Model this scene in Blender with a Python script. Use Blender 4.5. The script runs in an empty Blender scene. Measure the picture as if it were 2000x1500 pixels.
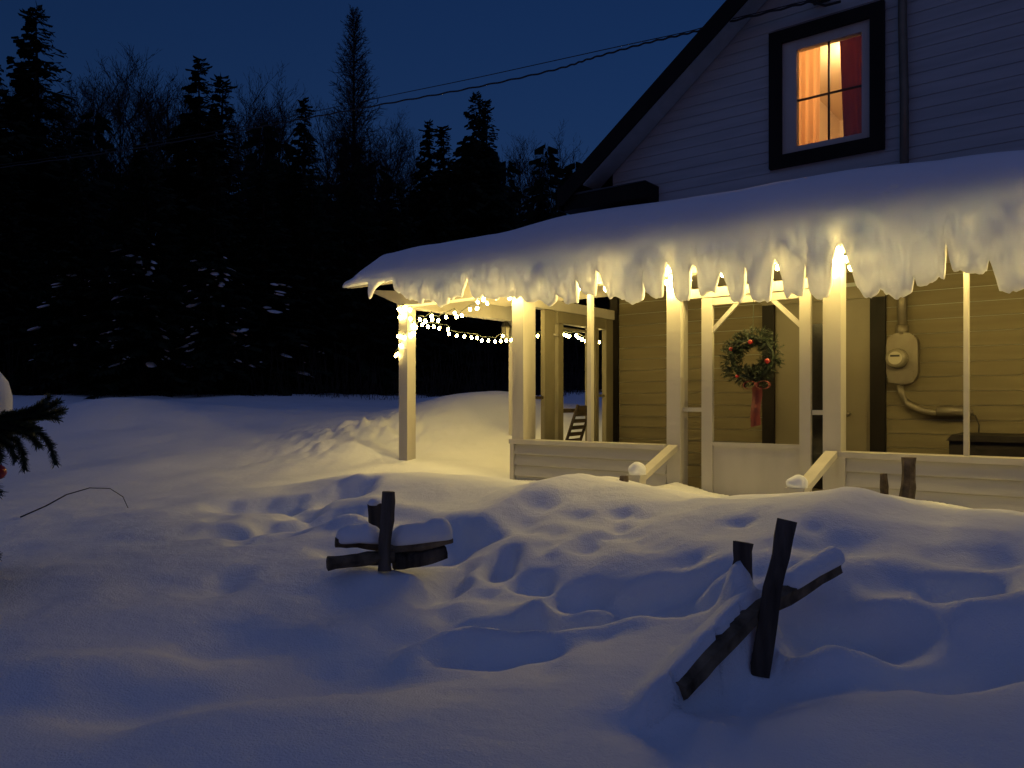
import bpy, bmesh, math, random
import numpy as np
from mathutils import Vector, Matrix

# ------------------------------------------------------------------ camera, sky, exposure
ZC = 1.56                                   # eye height above the soil
scene = bpy.context.scene
COL = scene.collection
cam_d = bpy.data.cameras.new('camera')
cam_d.sensor_width = 36.0
cam_d.lens = 27.0
cam_d.shift_y = 0.0175
cam_d.clip_start = 0.05
cam_d.clip_end = 1500
cam = bpy.data.objects.new('camera', cam_d)
cam.location = (0, 0, ZC)
cam.rotation_euler = (math.radians(90), 0, 0)
COL.objects.link(cam)
scene.camera = cam

SUN_EL, SUN_ROT = math.radians(-0.4), math.radians(195)
world = bpy.data.worlds.new('World')
scene.world = world
world.use_nodes = True
wn, wl = world.node_tree.nodes, world.node_tree.links
wn.clear()
w_out = wn.new('ShaderNodeOutputWorld')
w_bg = wn.new('ShaderNodeBackground')
w_sky = wn.new('ShaderNodeTexSky')
w_sky.sky_type = 'NISHITA'
w_sky.sun_disc = False
w_sky.sun_elevation = SUN_EL
w_sky.sun_rotation = SUN_ROT
w_sky.altitude = 300
w_sky.air_density = 1.0
w_sky.dust_density = 1.0
w_sky.ozone_density = 4.2
w_bg.inputs['Strength'].default_value = 0.15
wl.new(w_sky.outputs[0], w_bg.inputs['Color'])
wl.new(w_bg.outputs[0], w_out.inputs['Surface'])

# last blue glow of dusk from the wide sky behind the camera
sun_d = bpy.data.lights.new('dusk_glow', 'SUN')
sun_d.energy = 0.15
sun_d.color = (0.36, 0.42, 0.92)
sun_d.angle = math.radians(120)
sun = bpy.data.objects.new('dusk_glow', sun_d)
sun.rotation_euler = (math.radians(22), 0, math.radians(-15))
COL.objects.link(sun)

vs = scene.view_settings
vs.view_transform = 'Standard'
vs.look = 'None'
vs.exposure = 0.3
vs.gamma = 1.0
vs.use_curve_mapping = False
scene.render.engine = 'CYCLES'
scene.cycles.use_denoising = True
scene.cycles.use_adaptive_sampling = True
scene.cycles.adaptive_threshold = 0.02
scene.cycles.max_bounces = 7
scene.cycles.diffuse_bounces = 4
scene.cycles.sample_clamp_indirect = 4.0
scene.cycles.use_light_tree = True
scene.cycles.caustics_reflective = False
scene.cycles.caustics_refractive = False

rnd = random.Random(7)

# ------------------------------------------------------------------ the house frame: s along the porch front, p into the house
OX, OY = -1.23, 9.0
UX, UY = 0.7848, -0.6198
VX, VY = 0.6198, 0.7848
ROTZ = math.atan2(UY, UX)
HOUSE_M = Matrix.Translation((OX, OY, 0)) @ Matrix.Rotation(ROTZ, 4, 'Z')

def SP(px, py, p):
    """photo pixel on the vertical plane p -> (s, height over the eye)"""
    r = (px - 1000) / 1500.0
    s = ((OY + VY * p) * r - OX - VX * p) / (UX - UY * r)
    dep = OY + UY * s + VY * p
    return s, (785 - py) / 1500.0 * dep

def PS(px, s):
    """photo column on the plane s -> p"""
    r = (px - 1000) / 1500.0
    return ((OY + UY * s) * r - OX - UX * s) / (VX - VY * r)

def AT(px, py, Y):
    return ((px - 1000) / 1500.0 * Y, Y, ZC + (785 - py) / 1500.0 * Y)

KA, KB = 0.885, 0.865
def ATA(px, py, Y): return AT(px, py, Y * KA)
def ATB(px, py, Y): return AT(px, py, Y * KB)

def W2H(x, y):
    dx, dy = x - OX, y - OY
    return dx * UX + dy * UY, dx * VX + dy * VY

def H2W(s, p, h):
    return (OX + UX * s + VX * p, OY + UY * s + VY * p, h + ZC)

# ------------------------------------------------------------------ materials
MATS = {}
def new_mat(name):
    m = bpy.data.materials.new(name)
    m.use_nodes = True
    nt = m.node_tree
    return m, nt, nt.nodes, nt.links, nt.nodes['Principled BSDF']

def paint(name, c1, c2, scale=6.0, rough=0.6, bump=0.15, stretch=(1, 1, 1), detail=6.0, bscale=60.0, metallic=0.0):
    m, nt, n, l, b = new_mat(name)
    tc = n.new('ShaderNodeTexCoord'); mp = n.new('ShaderNodeMapping')
    mp.inputs['Scale'].default_value = stretch
    l.new(tc.outputs['Object'], mp.inputs['Vector'])
    nz = n.new('ShaderNodeTexNoise'); nz.inputs['Scale'].default_value = scale; nz.inputs['Detail'].default_value = detail
    l.new(mp.outputs[0], nz.inputs['Vector'])
    cr = n.new('ShaderNodeValToRGB')
    cr.color_ramp.elements[0].position = 0.3; cr.color_ramp.elements[0].color = (*c1, 1)
    cr.color_ramp.elements[1].position = 0.72; cr.color_ramp.elements[1].color = (*c2, 1)
    l.new(nz.outputs['Fac'], cr.inputs['Fac'])
    l.new(cr.outputs['Color'], b.inputs['Base Color'])
    b.inputs['Roughness'].default_value = rough
    b.inputs['Metallic'].default_value = metallic
    if bump:
        n2 = n.new('ShaderNodeTexNoise'); n2.inputs['Scale'].default_value = bscale; n2.inputs['Detail'].default_value = 5
        l.new(mp.outputs[0], n2.inputs['Vector'])
        bp = n.new('ShaderNodeBump'); bp.inputs['Strength'].default_value = bump; bp.inputs['Distance'].default_value = 0.01
        l.new(n2.outputs['Fac'], bp.inputs['Height']); l.new(bp.outputs[0], b.inputs['Normal'])
    MATS[name] = m
    return m

paint('screen_frame', (0.15, 0.135, 0.09), (0.21, 0.185, 0.12), 5, 0.6, 0.1, (1, 1, 0.3))
paint('white_paint', (0.42, 0.395, 0.35), (0.51, 0.485, 0.44), 5, 0.5, 0.08, (1, 1, 0.3))
paint('siding_white', (0.33, 0.37, 0.38), (0.43, 0.47, 0.48), 4, 0.5, 0.1, (0.3, 1, 3))
paint('porch_siding', (0.44, 0.42, 0.375), (0.52, 0.50, 0.455), 4, 0.5, 0.1, (0.3, 1, 3))
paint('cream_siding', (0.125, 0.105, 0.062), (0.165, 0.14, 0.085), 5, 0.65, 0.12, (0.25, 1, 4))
paint('cream_door', (0.14, 0.12, 0.075), (0.165, 0.14, 0.09), 3, 0.45, 0.05)
paint('dark_trim', (0.008, 0.007, 0.006), (0.015, 0.012, 0.010), 6, 0.5, 0.15, (1, 1, 0.3))
paint('floor_paint', (0.16, 0.14, 0.12), (0.24, 0.21, 0.18), 8, 0.7, 0.2, (0.3, 3, 1))
paint('ceiling_paint', (0.62, 0.57, 0.46), (0.70, 0.65, 0.54), 4, 0.6, 0.1)
paint('old_wood', (0.02, 0.017, 0.014), (0.15, 0.125, 0.10), 16, 0.9, 0.9, (1, 1, 0.12), 8, 40)
paint('rail_wood', (0.025, 0.019, 0.013), (0.24, 0.185, 0.12), 20, 0.9, 1.0, (0.5, 0.5, 0.5), 9, 55)
paint('bark', (0.012, 0.010, 0.009), (0.035, 0.028, 0.024), 9, 0.95, 0.8, (1, 1, 0.2), 6, 30)
paint('needles', (0.006, 0.010, 0.006), (0.018, 0.028, 0.015), 3, 0.9, 0.0)
paint('near_needles', (0.012, 0.026, 0.012), (0.035, 0.062, 0.022), 12, 0.7, 0.0)
paint('wreath_needles', (0.006, 0.015, 0.005), (0.022, 0.038, 0.012), 20, 0.7, 0.0)
paint('twigs', (0.016, 0.013, 0.012), (0.04, 0.033, 0.030), 3, 0.9, 0.0)
paint('red_cloth', (0.09, 0.009, 0.008), (0.15, 0.015, 0.011), 14, 0.75, 0.2)
paint('grey_metal', (0.13, 0.11, 0.08), (0.19, 0.165, 0.12), 7, 0.45, 0.1, metallic=0.35)
paint('dark_metal', (0.015, 0.014, 0.013), (0.03, 0.028, 0.025), 8, 0.5, 0.1, metallic=0.3)
paint('black_cable', (0.008, 0.008, 0.008), (0.014, 0.013, 0.013), 8, 0.6, 0.0)
paint('green_cord', (0.01, 0.02, 0.01), (0.02, 0.03, 0.015), 8, 0.6, 0.0)
paint('chair_wood', (0.03, 0.02, 0.012), (0.06, 0.04, 0.024), 20, 0.6, 0.2)
paint('room_wall', (0.68, 0.56, 0.40), (0.72, 0.60, 0.43), 3, 0.8, 0.0)
paint('box_plastic', (0.015, 0.013, 0.012), (0.028, 0.024, 0.021), 8, 0.5, 0.1)
paint('roof_sheet', (0.03, 0.035, 0.04), (0.05, 0.055, 0.06), 6, 0.5, 0.1)

def snow_mat(name, sss, fine=0.5, clump=0.3):
    m, nt, n, l, b = new_mat(name)
    tc = n.new('ShaderNodeTexCoord')
    nz = n.new('ShaderNodeTexNoise'); nz.inputs['Scale'].default_value = 1.3; nz.inputs['Detail'].default_value = 5
    l.new(tc.outputs['Object'], nz.inputs['Vector'])
    cr = n.new('ShaderNodeValToRGB')
    cr.color_ramp.elements[0].position = 0.3; cr.color_ramp.elements[0].color = (0.80, 0.82, 0.86, 1)
    cr.color_ramp.elements[1].position = 0.7; cr.color_ramp.elements[1].color = (0.88, 0.89, 0.92, 1)
    l.new(nz.outputs['Fac'], cr.inputs['Fac']); l.new(cr.outputs[0], b.inputs['Base Color'])
    b.inputs['Roughness'].default_value = 0.65
    b.inputs['Specular IOR Level'].default_value = 0.25
    n1 = n.new('ShaderNodeTexNoise'); n1.inputs['Scale'].default_value = 140; n1.inputs['Detail'].default_value = 3
    n2 = n.new('ShaderNodeTexNoise'); n2.inputs['Scale'].default_value = 22; n2.inputs['Detail'].default_value = 4
    for q in (n1, n2): l.new(tc.outputs['Object'], q.inputs['Vector'])
    b1 = n.new('ShaderNodeBump'); b1.inputs['Strength'].default_value = fine; b1.inputs['Distance'].default_value = 0.004
    b2 = n.new('ShaderNodeBump'); b2.inputs['Strength'].default_value = clump; b2.inputs['Distance'].default_value = 0.012
    l.new(n1.outputs['Fac'], b1.inputs['Height']); l.new(n2.outputs['Fac'], b2.inputs['Height'])
    l.new(b2.outputs[0], b1.inputs['Normal']); l.new(b1.outputs[0], b.inputs['Normal'])
    if sss:
        b.inputs['Subsurface Weight'].default_value = 1.0
        b.inputs['Subsurface Radius'].default_value = (1.0, 1.0, 1.0)
        b.inputs['Subsurface Scale'].default_value = sss
    MATS[name] = m
snow_mat('snow', 0.0, 0.9, 0.45)
snow_mat('roof_snow', 0.085, 0.3, 0.25)
snow_mat('cap_snow', 0.0, 0.4, 0.4)

def emit_mat(name, col, strength):
    m, nt, n, l, b = new_mat(name)
    b.inputs['Base Color'].default_value = (*col, 1)
    b.inputs['Emission Color'].default_value = (*col, 1)
    b.inputs['Emission Strength'].default_value = strength
    MATS[name] = m
emit_mat('bulb', (1.0, 0.73, 0.22), 195)
emit_mat('mini_bulb', (1.0, 0.73, 0.22), 112)
emit_mat('wrap_bulb', (1.0, 0.73, 0.22), 78)
emit_mat('room_bulb', (1.0, 0.62, 0.27), 135)

def glass_mat():
    m, nt, n, l, b = new_mat('pane_glass')
    tr = n.new('ShaderNodeBsdfTransparent'); tr.inputs['Color'].default_value = (0.93, 0.94, 0.94, 1)
    gl = n.new('ShaderNodeBsdfGlossy'); gl.inputs['Roughness'].default_value = 0.03
    fr = n.new('ShaderNodeFresnel'); fr.inputs['IOR'].default_value = 1.45
    mx = n.new('ShaderNodeMixShader')
    l.new(fr.outputs[0], mx.inputs[0]); l.new(tr.outputs[0], mx.inputs[1]); l.new(gl.outputs[0], mx.inputs[2])
    l.new(mx.outputs[0], n['Material Output'].inputs['Surface'])
    MATS['pane_glass'] = m
glass_mat()
for k_ in ('dark_trim', 'needles', 'twigs', 'bark', 'old_wood', 'rail_wood', 'box_plastic', 'cream_siding'):
    MATS[k_].node_tree.nodes['Principled BSDF'].inputs['Specular IOR Level'].default_value = 0.12

def gloss(name, col, rough=0.15):
    m, nt, n, l, b = new_mat(name)
    nz = n.new('ShaderNodeTexNoise'); nz.inputs['Scale'].default_value = 30
    mr = n.new('ShaderNodeMapRange'); mr.inputs['To Min'].default_value = rough; mr.inputs['To Max'].default_value = rough + 0.12
    l.new(nz.outputs['Fac'], mr.inputs['Value']); l.new(mr.outputs[0], b.inputs['Roughness'])
    b.inputs['Base Color'].default_value = (*col, 1)
    MATS[name] = m
gloss('red_glass', (0.28, 0.014, 0.012))
gloss('dark_glass', (0.012, 0.011, 0.010), 0.08)
gloss('meter_glass', (0.20, 0.18, 0.13), 0.2)
gloss('dial_face', (0.36, 0.33, 0.25), 0.5)

def cloth_mat(name, col, trans):
    m, nt, n, l, b = new_mat(name)
    d = n.new('ShaderNodeBsdfDiffuse'); d.inputs['Color'].default_value = (*col, 1)
    t = n.new('ShaderNodeBsdfTranslucent'); t.inputs['Color'].default_value = (*col, 1)
    wv = n.new('ShaderNodeTexNoise'); wv.inputs['Scale'].default_value = 90
    bp = n.new('ShaderNodeBump'); bp.inputs['Strength'].default_value = 0.2; bp.inputs['Distance'].default_value = 0.003
    l.new(wv.outputs['Fac'], bp.inputs['Height']); l.new(bp.outputs[0], d.inputs['Normal'])
    mx = n.new('ShaderNodeMixShader'); mx.inputs[0].default_value = trans
    l.new(d.outputs[0], mx.inputs[1]); l.new(t.outputs[0], mx.inputs[2])
    l.new(mx.outputs[0], n['Material Output'].inputs['Surface'])
    MATS[name] = m
cloth_mat('orange_curtain', (0.90, 0.72, 0.52), 0.75)
cloth_mat('red_curtain', (0.27, 0.095, 0.035), 0.5)

# ------------------------------------------------------------------ mesh helpers
class MB:
    def __init__(self):
        self.v, self.f = [], []
    def box(self, x0, x1, y0, y1, z0, z1):
        b = len(self.v)
        self.v += [(x0, y0, z0), (x1, y0, z0), (x1, y1, z0), (x0, y1, z0), (x0, y0, z1), (x1, y0, z1), (x1, y1, z1), (x0, y1, z1)]
        self.f += [tuple(b + i for i in q) for q in ((0, 3, 2, 1), (4, 5, 6, 7), (0, 1, 5, 4), (1, 2, 6, 5), (2, 3, 7, 6), (3, 0, 4, 7))]
        return self
    def prism(self, poly, y0, y1, axis='y'):
        """extrude polygon given in (x,z) between y0 and y1"""
        b = len(self.v); n = len(poly)
        self.v += [(x, y0, z) for x, z in poly] + [(x, y1, z) for x, z in poly]
        self.f.append(tuple(b + i for i in range(n)))
        self.f.append(tuple(b + n + i for i in reversed(range(n))))
        for i in range(n):
            j = (i + 1) % n
            self.f.append((b + i, b + n + i, b + n + j, b + j))
        return self
    def tube(self, pts, rad, sides=8, jit=0.0, rs=None, cap=True, squash=1.0):
        pts = [Vector(p) for p in pts]
        if not hasattr(rad, '__len__'): rad = [rad] * len(pts)
        rs = rs or random.Random(1)
        b = len(self.v); n = len(pts)
        prof = [1 + jit * rs.uniform(-1, 1) for _ in range(sides)]
        for i, p in enumerate(pts):
            t = (pts[min(i + 1, n - 1)] - pts[max(i - 1, 0)])
            t = t.normalized() if t.length > 1e-9 else Vector((0, 0, 1))
            ref = Vector((0, 0, 1)) if abs(t.z) < 0.9 else Vector((0, 1, 0))
            a = t.cross(ref).normalized(); c = a.cross(t).normalized()
            for k in range(sides):
                an = 2 * math.pi * k / sides
                rr = rad[i] * prof[k] * (1 + jit * 0.22 * rs.uniform(-1, 1))
                self.v.append(tuple(p + a * (rr * math.cos(an)) + c * (rr * squash * math.sin(an))))
        for i in range(n - 1):
            for k in range(sides):
                k2 = (k + 1) % sides
                self.f.append((b + i * sides + k, b + i * sides + k2, b + (i + 1) * sides + k2, b + (i + 1) * sides + k))
        if cap:
            self.f.append(tuple(b + k for k in reversed(range(sides))))
            self.f.append(tuple(b + (n - 1) * sides + k for k in range(sides)))
        return self
    def lathe(self, prof, cx, cy, cz, seg=16, axis='z'):
        b = len(self.v); n = len(prof)
        for r, h in prof:
            for k in range(seg):
                an = 2 * math.pi * k / seg
                if axis == 'z': self.v.append((cx + r * math.cos(an), cy + r * math.sin(an), cz + h))
                else: self.v.append((cx + r * math.cos(an), cy + h, cz + r * math.sin(an)))
        for i in range(n - 1):
            for k in range(seg):
                k2 = (k + 1) % seg
                self.f.append((b + i * seg + k, b + i * seg + k2, b + (i + 1) * seg + k2, b + (i + 1) * seg + k))
        self.f.append(tuple(b + k for k in reversed(range(seg))))
        self.f.append(tuple(b + (n - 1) * seg + k for k in range(seg)))
        return self
    def quad(self, a, b_, c, d):
        b = len(self.v); self.v += [tuple(a), tuple(b_), tuple(c), tuple(d)]; self.f.append((b, b + 1, b + 2, b + 3))
    def mesh(self, name, mat, smooth=False, fix=False):
        me = bpy.data.meshes.new(name)
        me.from_pydata(self.v, [], self.f)
        if fix:
            bm = bmesh.new(); bm.from_mesh(me); bmesh.ops.recalc_face_normals(bm, faces=bm.faces); bm.to_mesh(me); bm.free()
        if smooth: me.shade_smooth()
        me.materials.append(MATS[mat])
        me.update()
        return me
    def build(self, name, mat, parent=None, smooth=False, fix=True):
        return link(name, self.mesh(name, mat, smooth, fix), parent)

def link(name, data, parent=None):
    o = bpy.data.objects.new(name, data)
    COL.objects.link(o)
    if parent is not None: o.parent = parent
    return o

def np_mesh(name, V, F, mat, smooth=True):
    me = bpy.data.meshes.new(name)
    V = np.asarray(V, dtype=np.float32); F = np.asarray(F, dtype=np.int32)
    k = F.shape[1]
    me.vertices.add(len(V)); me.vertices.foreach_set('co', V.ravel())
    me.loops.add(F.size); me.loops.foreach_set('vertex_index', F.ravel())
    me.polygons.add(len(F)); me.polygons.foreach_set('loop_start', np.arange(0, F.size, k, dtype=np.int32))
    me.update(calc_edges=True)
    me.validate()
    if smooth: me.shade_smooth()
    me.materials.append(MATS[mat])
    return me

def tag(o, label, cat, group=None, kind=None):
    if label: o['label'] = label
    if cat: o['category'] = cat
    if group: o['group'] = group
    if kind: o['kind'] = kind
    return o

def thing(name, label, cat, group=None, house=False, loc=(0, 0, 0), rz=0.0):
    o = bpy.data.objects.new(name, None)
    o.empty_display_size = 0.2
    COL.objects.link(o)
    if house: o.matrix_world = HOUSE_M
    else:
        o.location = loc; o.rotation_euler = (0, 0, rz)
    return tag(o, label, cat, group)

def hb(name, mat, parent, s0, s1, p0, p1, h0, h1):
    return MB().box(s0, s1, p0, p1, h0 + ZC, h1 + ZC).build(name, mat, parent, fix=False)

# value noise on arrays
_perm = np.random.RandomState(3).rand(256, 256).astype(np.float64)
def vnoise(x, y):
    x = np.asarray(x, float); y = np.asarray(y, float)
    xi = np.floor(x).astype(int); yi = np.floor(y).astype(int)
    fx, fy = x - xi, y - yi
    fx = fx * fx * fx * (fx * (fx * 6 - 15) + 10); fy = fy * fy * fy * (fy * (fy * 6 - 15) + 10)
    g = lambda a, b: _perm[a & 255, b & 255]
    return ((g(xi, yi) * (1 - fx) + g(xi + 1, yi) * fx) * (1 - fy) + (g(xi, yi + 1) * (1 - fx) + g(xi + 1, yi + 1) * fx) * fy) * 2 - 1

def fbm(x, y, o=3):
    t, a = 0, 1.0
    for i in range(o):
        t = t + a * vnoise(x * 2 ** i + 17 * i, y * 2 ** i + 31 * i); a *= 0.5
    return t

def sstep(a, b, x):
    t = np.clip((np.asarray(x, float) - a) / (b - a), 0, 1)
    return t * t * (3 - 2 * t)

# ------------------------------------------------------------------ snow-covered ground
BY = [-6, 0, 2, 2.6, 3.2, 4.2, 5.2, 6.5, 8, 9.5, 12, 14, 17, 20, 25, 30, 60, 120, 300]
BH = [-1.02, -1.0, -0.95, -0.915, -0.88, -0.83, -0.80, -0.80, -0.80, -0.66, -0.34, -0.16, -0.14, -0.02, 0.22, 0.36, 1.0, 2.2, 6]
CS = [-6, -2, 0.5, 2.29, 3.07, 3.48, 3.77, 4.41, 4.95, 5.35, 5.65, 5.87, 6.19, 8, 12]
CH = [-0.85, -0.80, -0.66, -0.568, -0.58, -0.489, -0.551, -0.605, -0.547, -0.503, -0.534, -0.555, -0.55, -0.55, -0.6]

def smax(a, b, k):
    d = np.clip(0.5 + 0.5 * (a - b) / k, 0, 1)
    return b * (1 - d) + a * d + k * d * (1 - d)

def ground_base(X, Y):
    X = np.asarray(X, float); Y = np.asarray(Y, float)
    h = np.interp(Y, BY, BH)
    for _k in (0.35, -0.35):
        h = h + 0.0
    h = 0.5 * h + 0.25 * (np.interp(Y - 0.4, BY, BH) + np.interp(Y + 0.4, BY, BH))
    # gentle fall towards the far left of the yard in the foreground
    h = h - 0.05 * sstep(-1.0, -4.0, X) * sstep(9, 4, Y)
    dx, dy = X - OX, Y - OY
    s = dx * UX + dy * UY; p = dx * VX + dy * VY
    crest = np.interp(s, CS, CH)
    d = p + 1.9
    dn = d / np.interp(s, [2.4, 3.5, 4.3], [.62, .70, 1.0])
    prof = np.where(d > 0, crest - 0.20 * sstep(0, 1.5, d), crest - 0.14 * sstep(0, -1.2, dn) - 0.42 * sstep(-1.1, -2.1, dn))
    wgt = sstep(-1.0, 1.5, s)
    h = smax(h, prof * wgt + (1 - wgt) * (h - 0.3), 0.10)
    # trough along the porch front
    h = h - 0.04 * np.exp(-((p + 0.5) / 0.4) ** 2) * sstep(0.5, 1.5, s)
    # snow bank thrown up beside the porch
    h = h + 0.44 * np.exp(-(((X + 0.6) / 1.3) ** 2 + ((Y - 12.2) / 1.25) ** 2)) + 0.16 * np.exp(-(((X - 1.1) / 1.3) ** 2 + ((Y - 12.5) / 1.4) ** 2))
    h = h + 0.18 * np.exp(-(((X + 2.0) / 0.8) ** 2 + ((Y - 10.6) / 0.8) ** 2))
    # big rounded mound on the left
    h = h + 0.34 * np.exp(-(((X + 6.3) / 1.7) ** 2 + ((Y - 12.3) / 1.6) ** 2))
    return h

def hit(px, py):
    r = (px - 1000) / 1500.0; t = (785 - py) / 1500.0
    Y = np.linspace(1.0, 30, 6000)
    hh = ground_base(r * Y, Y)
    k = np.argmax(hh > t * Y)
    return r * Y[k], Y[k], hh[k]

DENTS = [  # photo position, half widths in metres, depth, edge power
    (775, 1075, .42, .20, .15, 3),
    (1600, 1150, .22, .14, .09, 3),
    (945, 1205, .20, .11, .13, 4), (975, 1260, .22, .08, .09, 3.5), (985, 1085, .075, .15, .15, 4), (1050, 1118, .12, .11, .13, 4),
    (1150, 1130, .12, .09, .10, 3.5), (1295, 1128, .26, .11, .13, 5), (1245, 1190, .34, .10, .12, 5), (1090, 1215, .10, .12, .06, 2),
    (895, 1120, .10, .24, .10, 2), (840, 1150, .10, .20, .07, 2), (905, 1035, .10, .18, .06, 2),
    (555, 982, .13, .16, .10, 3), (452, 990, .18, .16, .08, 3), (668, 958, .12, .18, .15, 4), (560, 1042, .14, .14, .08, 3), (640, 1020, .24, .18, .15, 4),
    (430, 1130, .10, .16, .06, 2), (450, 1240, .34, .22, .11, 2), (640, 1295, .26, .22, .13, 2), (215, 1370, .26, .20, .10, 2), (420, 1330, .25, .18, .07, 2), (840, 1300, .3, .2, .05, 2),
    (640, 1170, .25, .18, .06, 2), (330, 1120, .6, .4, .05, 2), (760, 1230, .12, .16, .05, 2),
    (1890, 1125, .20, .12, .13, 4), (1735, 1120, .13, .09, .06, 2), (1665, 1060, .16, .10, .04, 2), (1985, 1060, .2, .12, .08, 2), (1860, 1065, .10, .08, .03, 2),
    (1065, 975, .10, .12, .05, 2), (1080, 1030, .08, .09, .03, 2), (1150, 1057, .07, .08, .035, 2), (1120, 1000, .09, .09, .03, 2), (1240, 1043, .09, .08, .03, 2), (1200, 1010, .1, .1, .025, 2), (960, 1015, .1, .12, .04, 2),
    (1690, 1205, .28, .14, .13, 4), (1940, 1235, .42, .18, .18, 3.5), (1560, 1270, .10, .08, .05, 2), (1420, 1330, .13, .16, .06, 2), (1560, 1345, .22, .10, .035, 2), (1240, 1440, .12, .10, .04, 2), (1320, 1480, .06, .2, .03, 2),
]
MOUNDS = [
    (1032, 1185, .075, .09, .09, 2), (1260, 1158, .34, .04, .04, 2), (1140, 1232, .26, .06, .05, 2), (960, 1232, .24, .035, .05, 2), (1440, 1295, .10, .06, .05, 2), (700, 1040, .15, .10, .09, 2), (1720, 1270, .36, .12, .11, 3),
    (720, 1125, .16, .08, .05, 2), (815, 1130, .10, .07, .05, 2), (680, 1005, .26, .2, .05, 2), (1330, 1195, .18, .18, .07, 2),
    (1434, 1250, .11, .10, .19, 2), (1270, 1270, .16, .22, .05, 2), (100, 1330, .3, .2, .06, 2), (940, 1110, .05, .20, .05, 2),
    (690, 940, .12, .14, .07, 2), (690, 885, .35, .4, .10, 2), (1950, 1420, .7, .25, .05, 2), (500, 1420, .6, .3, .05, 2),
]
_r = random.Random(42)
for _ in range(60):
    _a, _b = _r.uniform(830, 1440), _r.uniform(990, 1290)
    DENTS.append((_a, _b, _r.uniform(.05, .12), _r.uniform(.05, .11), _r.uniform(.015, .045), 2))
for _ in range(26):
    _t = _r.random()
    DENTS.append((420 + 300 * _t + _r.uniform(-50, 50), 1050 - 120 * _t + _r.uniform(-25, 25), _r.uniform(.07, .14), _r.uniform(.08, .14), _r.uniform(.03, .09), 2.5))
for _ in range(30):
    DENTS.append((_r.uniform(1450, 2000), _r.uniform(1010, 1250), _r.uniform(.06, .14), _r.uniform(.05, .11), _r.uniform(.01, .03), 2))
_EXTRA = [((.85, 2.82, 0), .12, .11, .16, 2), ((.78, 2.78, 0), .14, .10, .06, 2)]
_D = _EXTRA + [(hit(a, b), rx, ry, -d, n) for a, b, rx, ry, d, n in DENTS] + [(hit(a, b), rx, ry, d, n) for a, b, rx, ry, d, n in MOUNDS]

RAIL_XY = [ATA(1318, 1352, 2.63), ATA(1400, 1262, 2.83), ATA(1478, 1180, 3.06)]
def rail_drift(X, Y, h):
    for (xa, ya, za), (xb, yb, zb_) in zip(RAIL_XY[:-1], RAIL_XY[1:]):
        L2 = (xb - xa) ** 2 + (yb - ya) ** 2
        t = np.clip(((X - xa) * (xb - xa) + (Y - ya) * (yb - ya)) / L2, 0, 1)
        qx, qy = xa + t * (xb - xa), ya + t * (yb - ya)
        d = np.hypot(X - qx, Y - qy)
        left = (xb - xa) * (Y - ya) - (yb - ya) * (X - xa) > 0
        topz = za + t * (zb_ - za) - ZC + .05
        inr = ((t > 0) & (t < 1)) | left
        h = h - np.where(~left, .05 * np.exp(-(d / .18) ** 2) * sstep(.55, .2, d), 0) * inr
        tgt = np.where(left, topz - .45 * (d / .45) ** 2 - .10 * sstep(.02, .3, d), topz - 1.2 * sstep(.0, .03, d))
        h = np.maximum(h, tgt)
    return h

def ground_h(X, Y):
    X = np.asarray(X, float); Y = np.asarray(Y, float)
    h = ground_base(X, Y)
    wx = X + 0.05 * vnoise(X * 3.1, Y * 3.1) + 0.02 * vnoise(X * 9, Y * 9); wy = Y + 0.05 * vnoise(X * 3.1 + 40, Y * 3.1) + 0.02 * vnoise(X * 9, Y * 9 + 20)
    for (x0, y0, _), rx, ry, d, n in _D:
        if y0 < 4.4: rx, ry, d = rx * .87, ry * .95, d * .87
        q = ((wx - x0) / rx) ** 2 + ((wy - y0) / ry) ** 2
        h = h + d * np.exp(-np.minimum(q, 50) ** (n / 2.0) * 0.8)
    h = h + 0.035 * fbm(X * 0.9 + 5, Y * 0.9, 3) * sstep(1, 4, Y) + 0.012 * fbm(X * 2.6, Y * 2.6, 3) * sstep(8, 5, Y)
    h = h + 0.16 * fbm(X * 0.25, Y * 0.25 + 9, 3) * sstep(13, 20, Y)
    h = rail_drift(X, Y, h)
    # broken lumps on the flank of the snow bank
    lump = np.exp(-(((X + 1.9) / 1.0) ** 2 + ((Y - 10.6) / 1.2) ** 2))
    h = h + lump * 0.085 * np.abs(fbm(X * 4.2, Y * 4.2, 3)) + lump * 0.03 * fbm(X * 9, Y * 9, 2)
    # keep the snow out of the porch and the house
    dx, dy = X - OX, Y - OY
    s = dx * UX + dy * UY; p = dx * VX + dy * VY
    ins = sstep(1.62, 1.74, s) * sstep(-0.06, 0.02, p)
    h = h * (1 - ins) + np.minimum(h, -1.4) * ins
    return h

def grade(a, step, g, end):
    out = [a]; d = step
    while abs(out[-1]) < abs(end):
        d *= g; out.append(out[-1] + (d if end > 0 else -d))
    return out
xs = np.array(sorted(grade(-4.2, 0.03, 1.09, -160)[1:] + list(np.arange(-4.2, 4.2, 0.03)) + grade(4.2, 0.03, 1.09, 160)[0:]))
ys = np.array(list(np.arange(-4, 1.8, 0.2)) + list(np.arange(1.8, 8.0, 0.028)) + grade(8.0, 0.028, 1.03, 260))
GX, GY = np.meshgrid(xs, ys)
GZ = ground_h(GX, GY) + ZC
nx, ny = len(xs), len(ys)
idx = np.arange(nx * ny).reshape(ny, nx)
F = np.stack([idx[:-1, :-1], idx[:-1, 1:], idx[1:, 1:], idx[1:, :-1]], -1).reshape(-1, 4)
V = np.stack([GX, GY, GZ], -1).reshape(-1, 3)
ground = link('snowy_ground', np_mesh('snowy_ground', V, F, 'snow'))
tag(ground, 'deep trodden snow covering the whole yard', 'snow', kind='structure')

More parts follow.
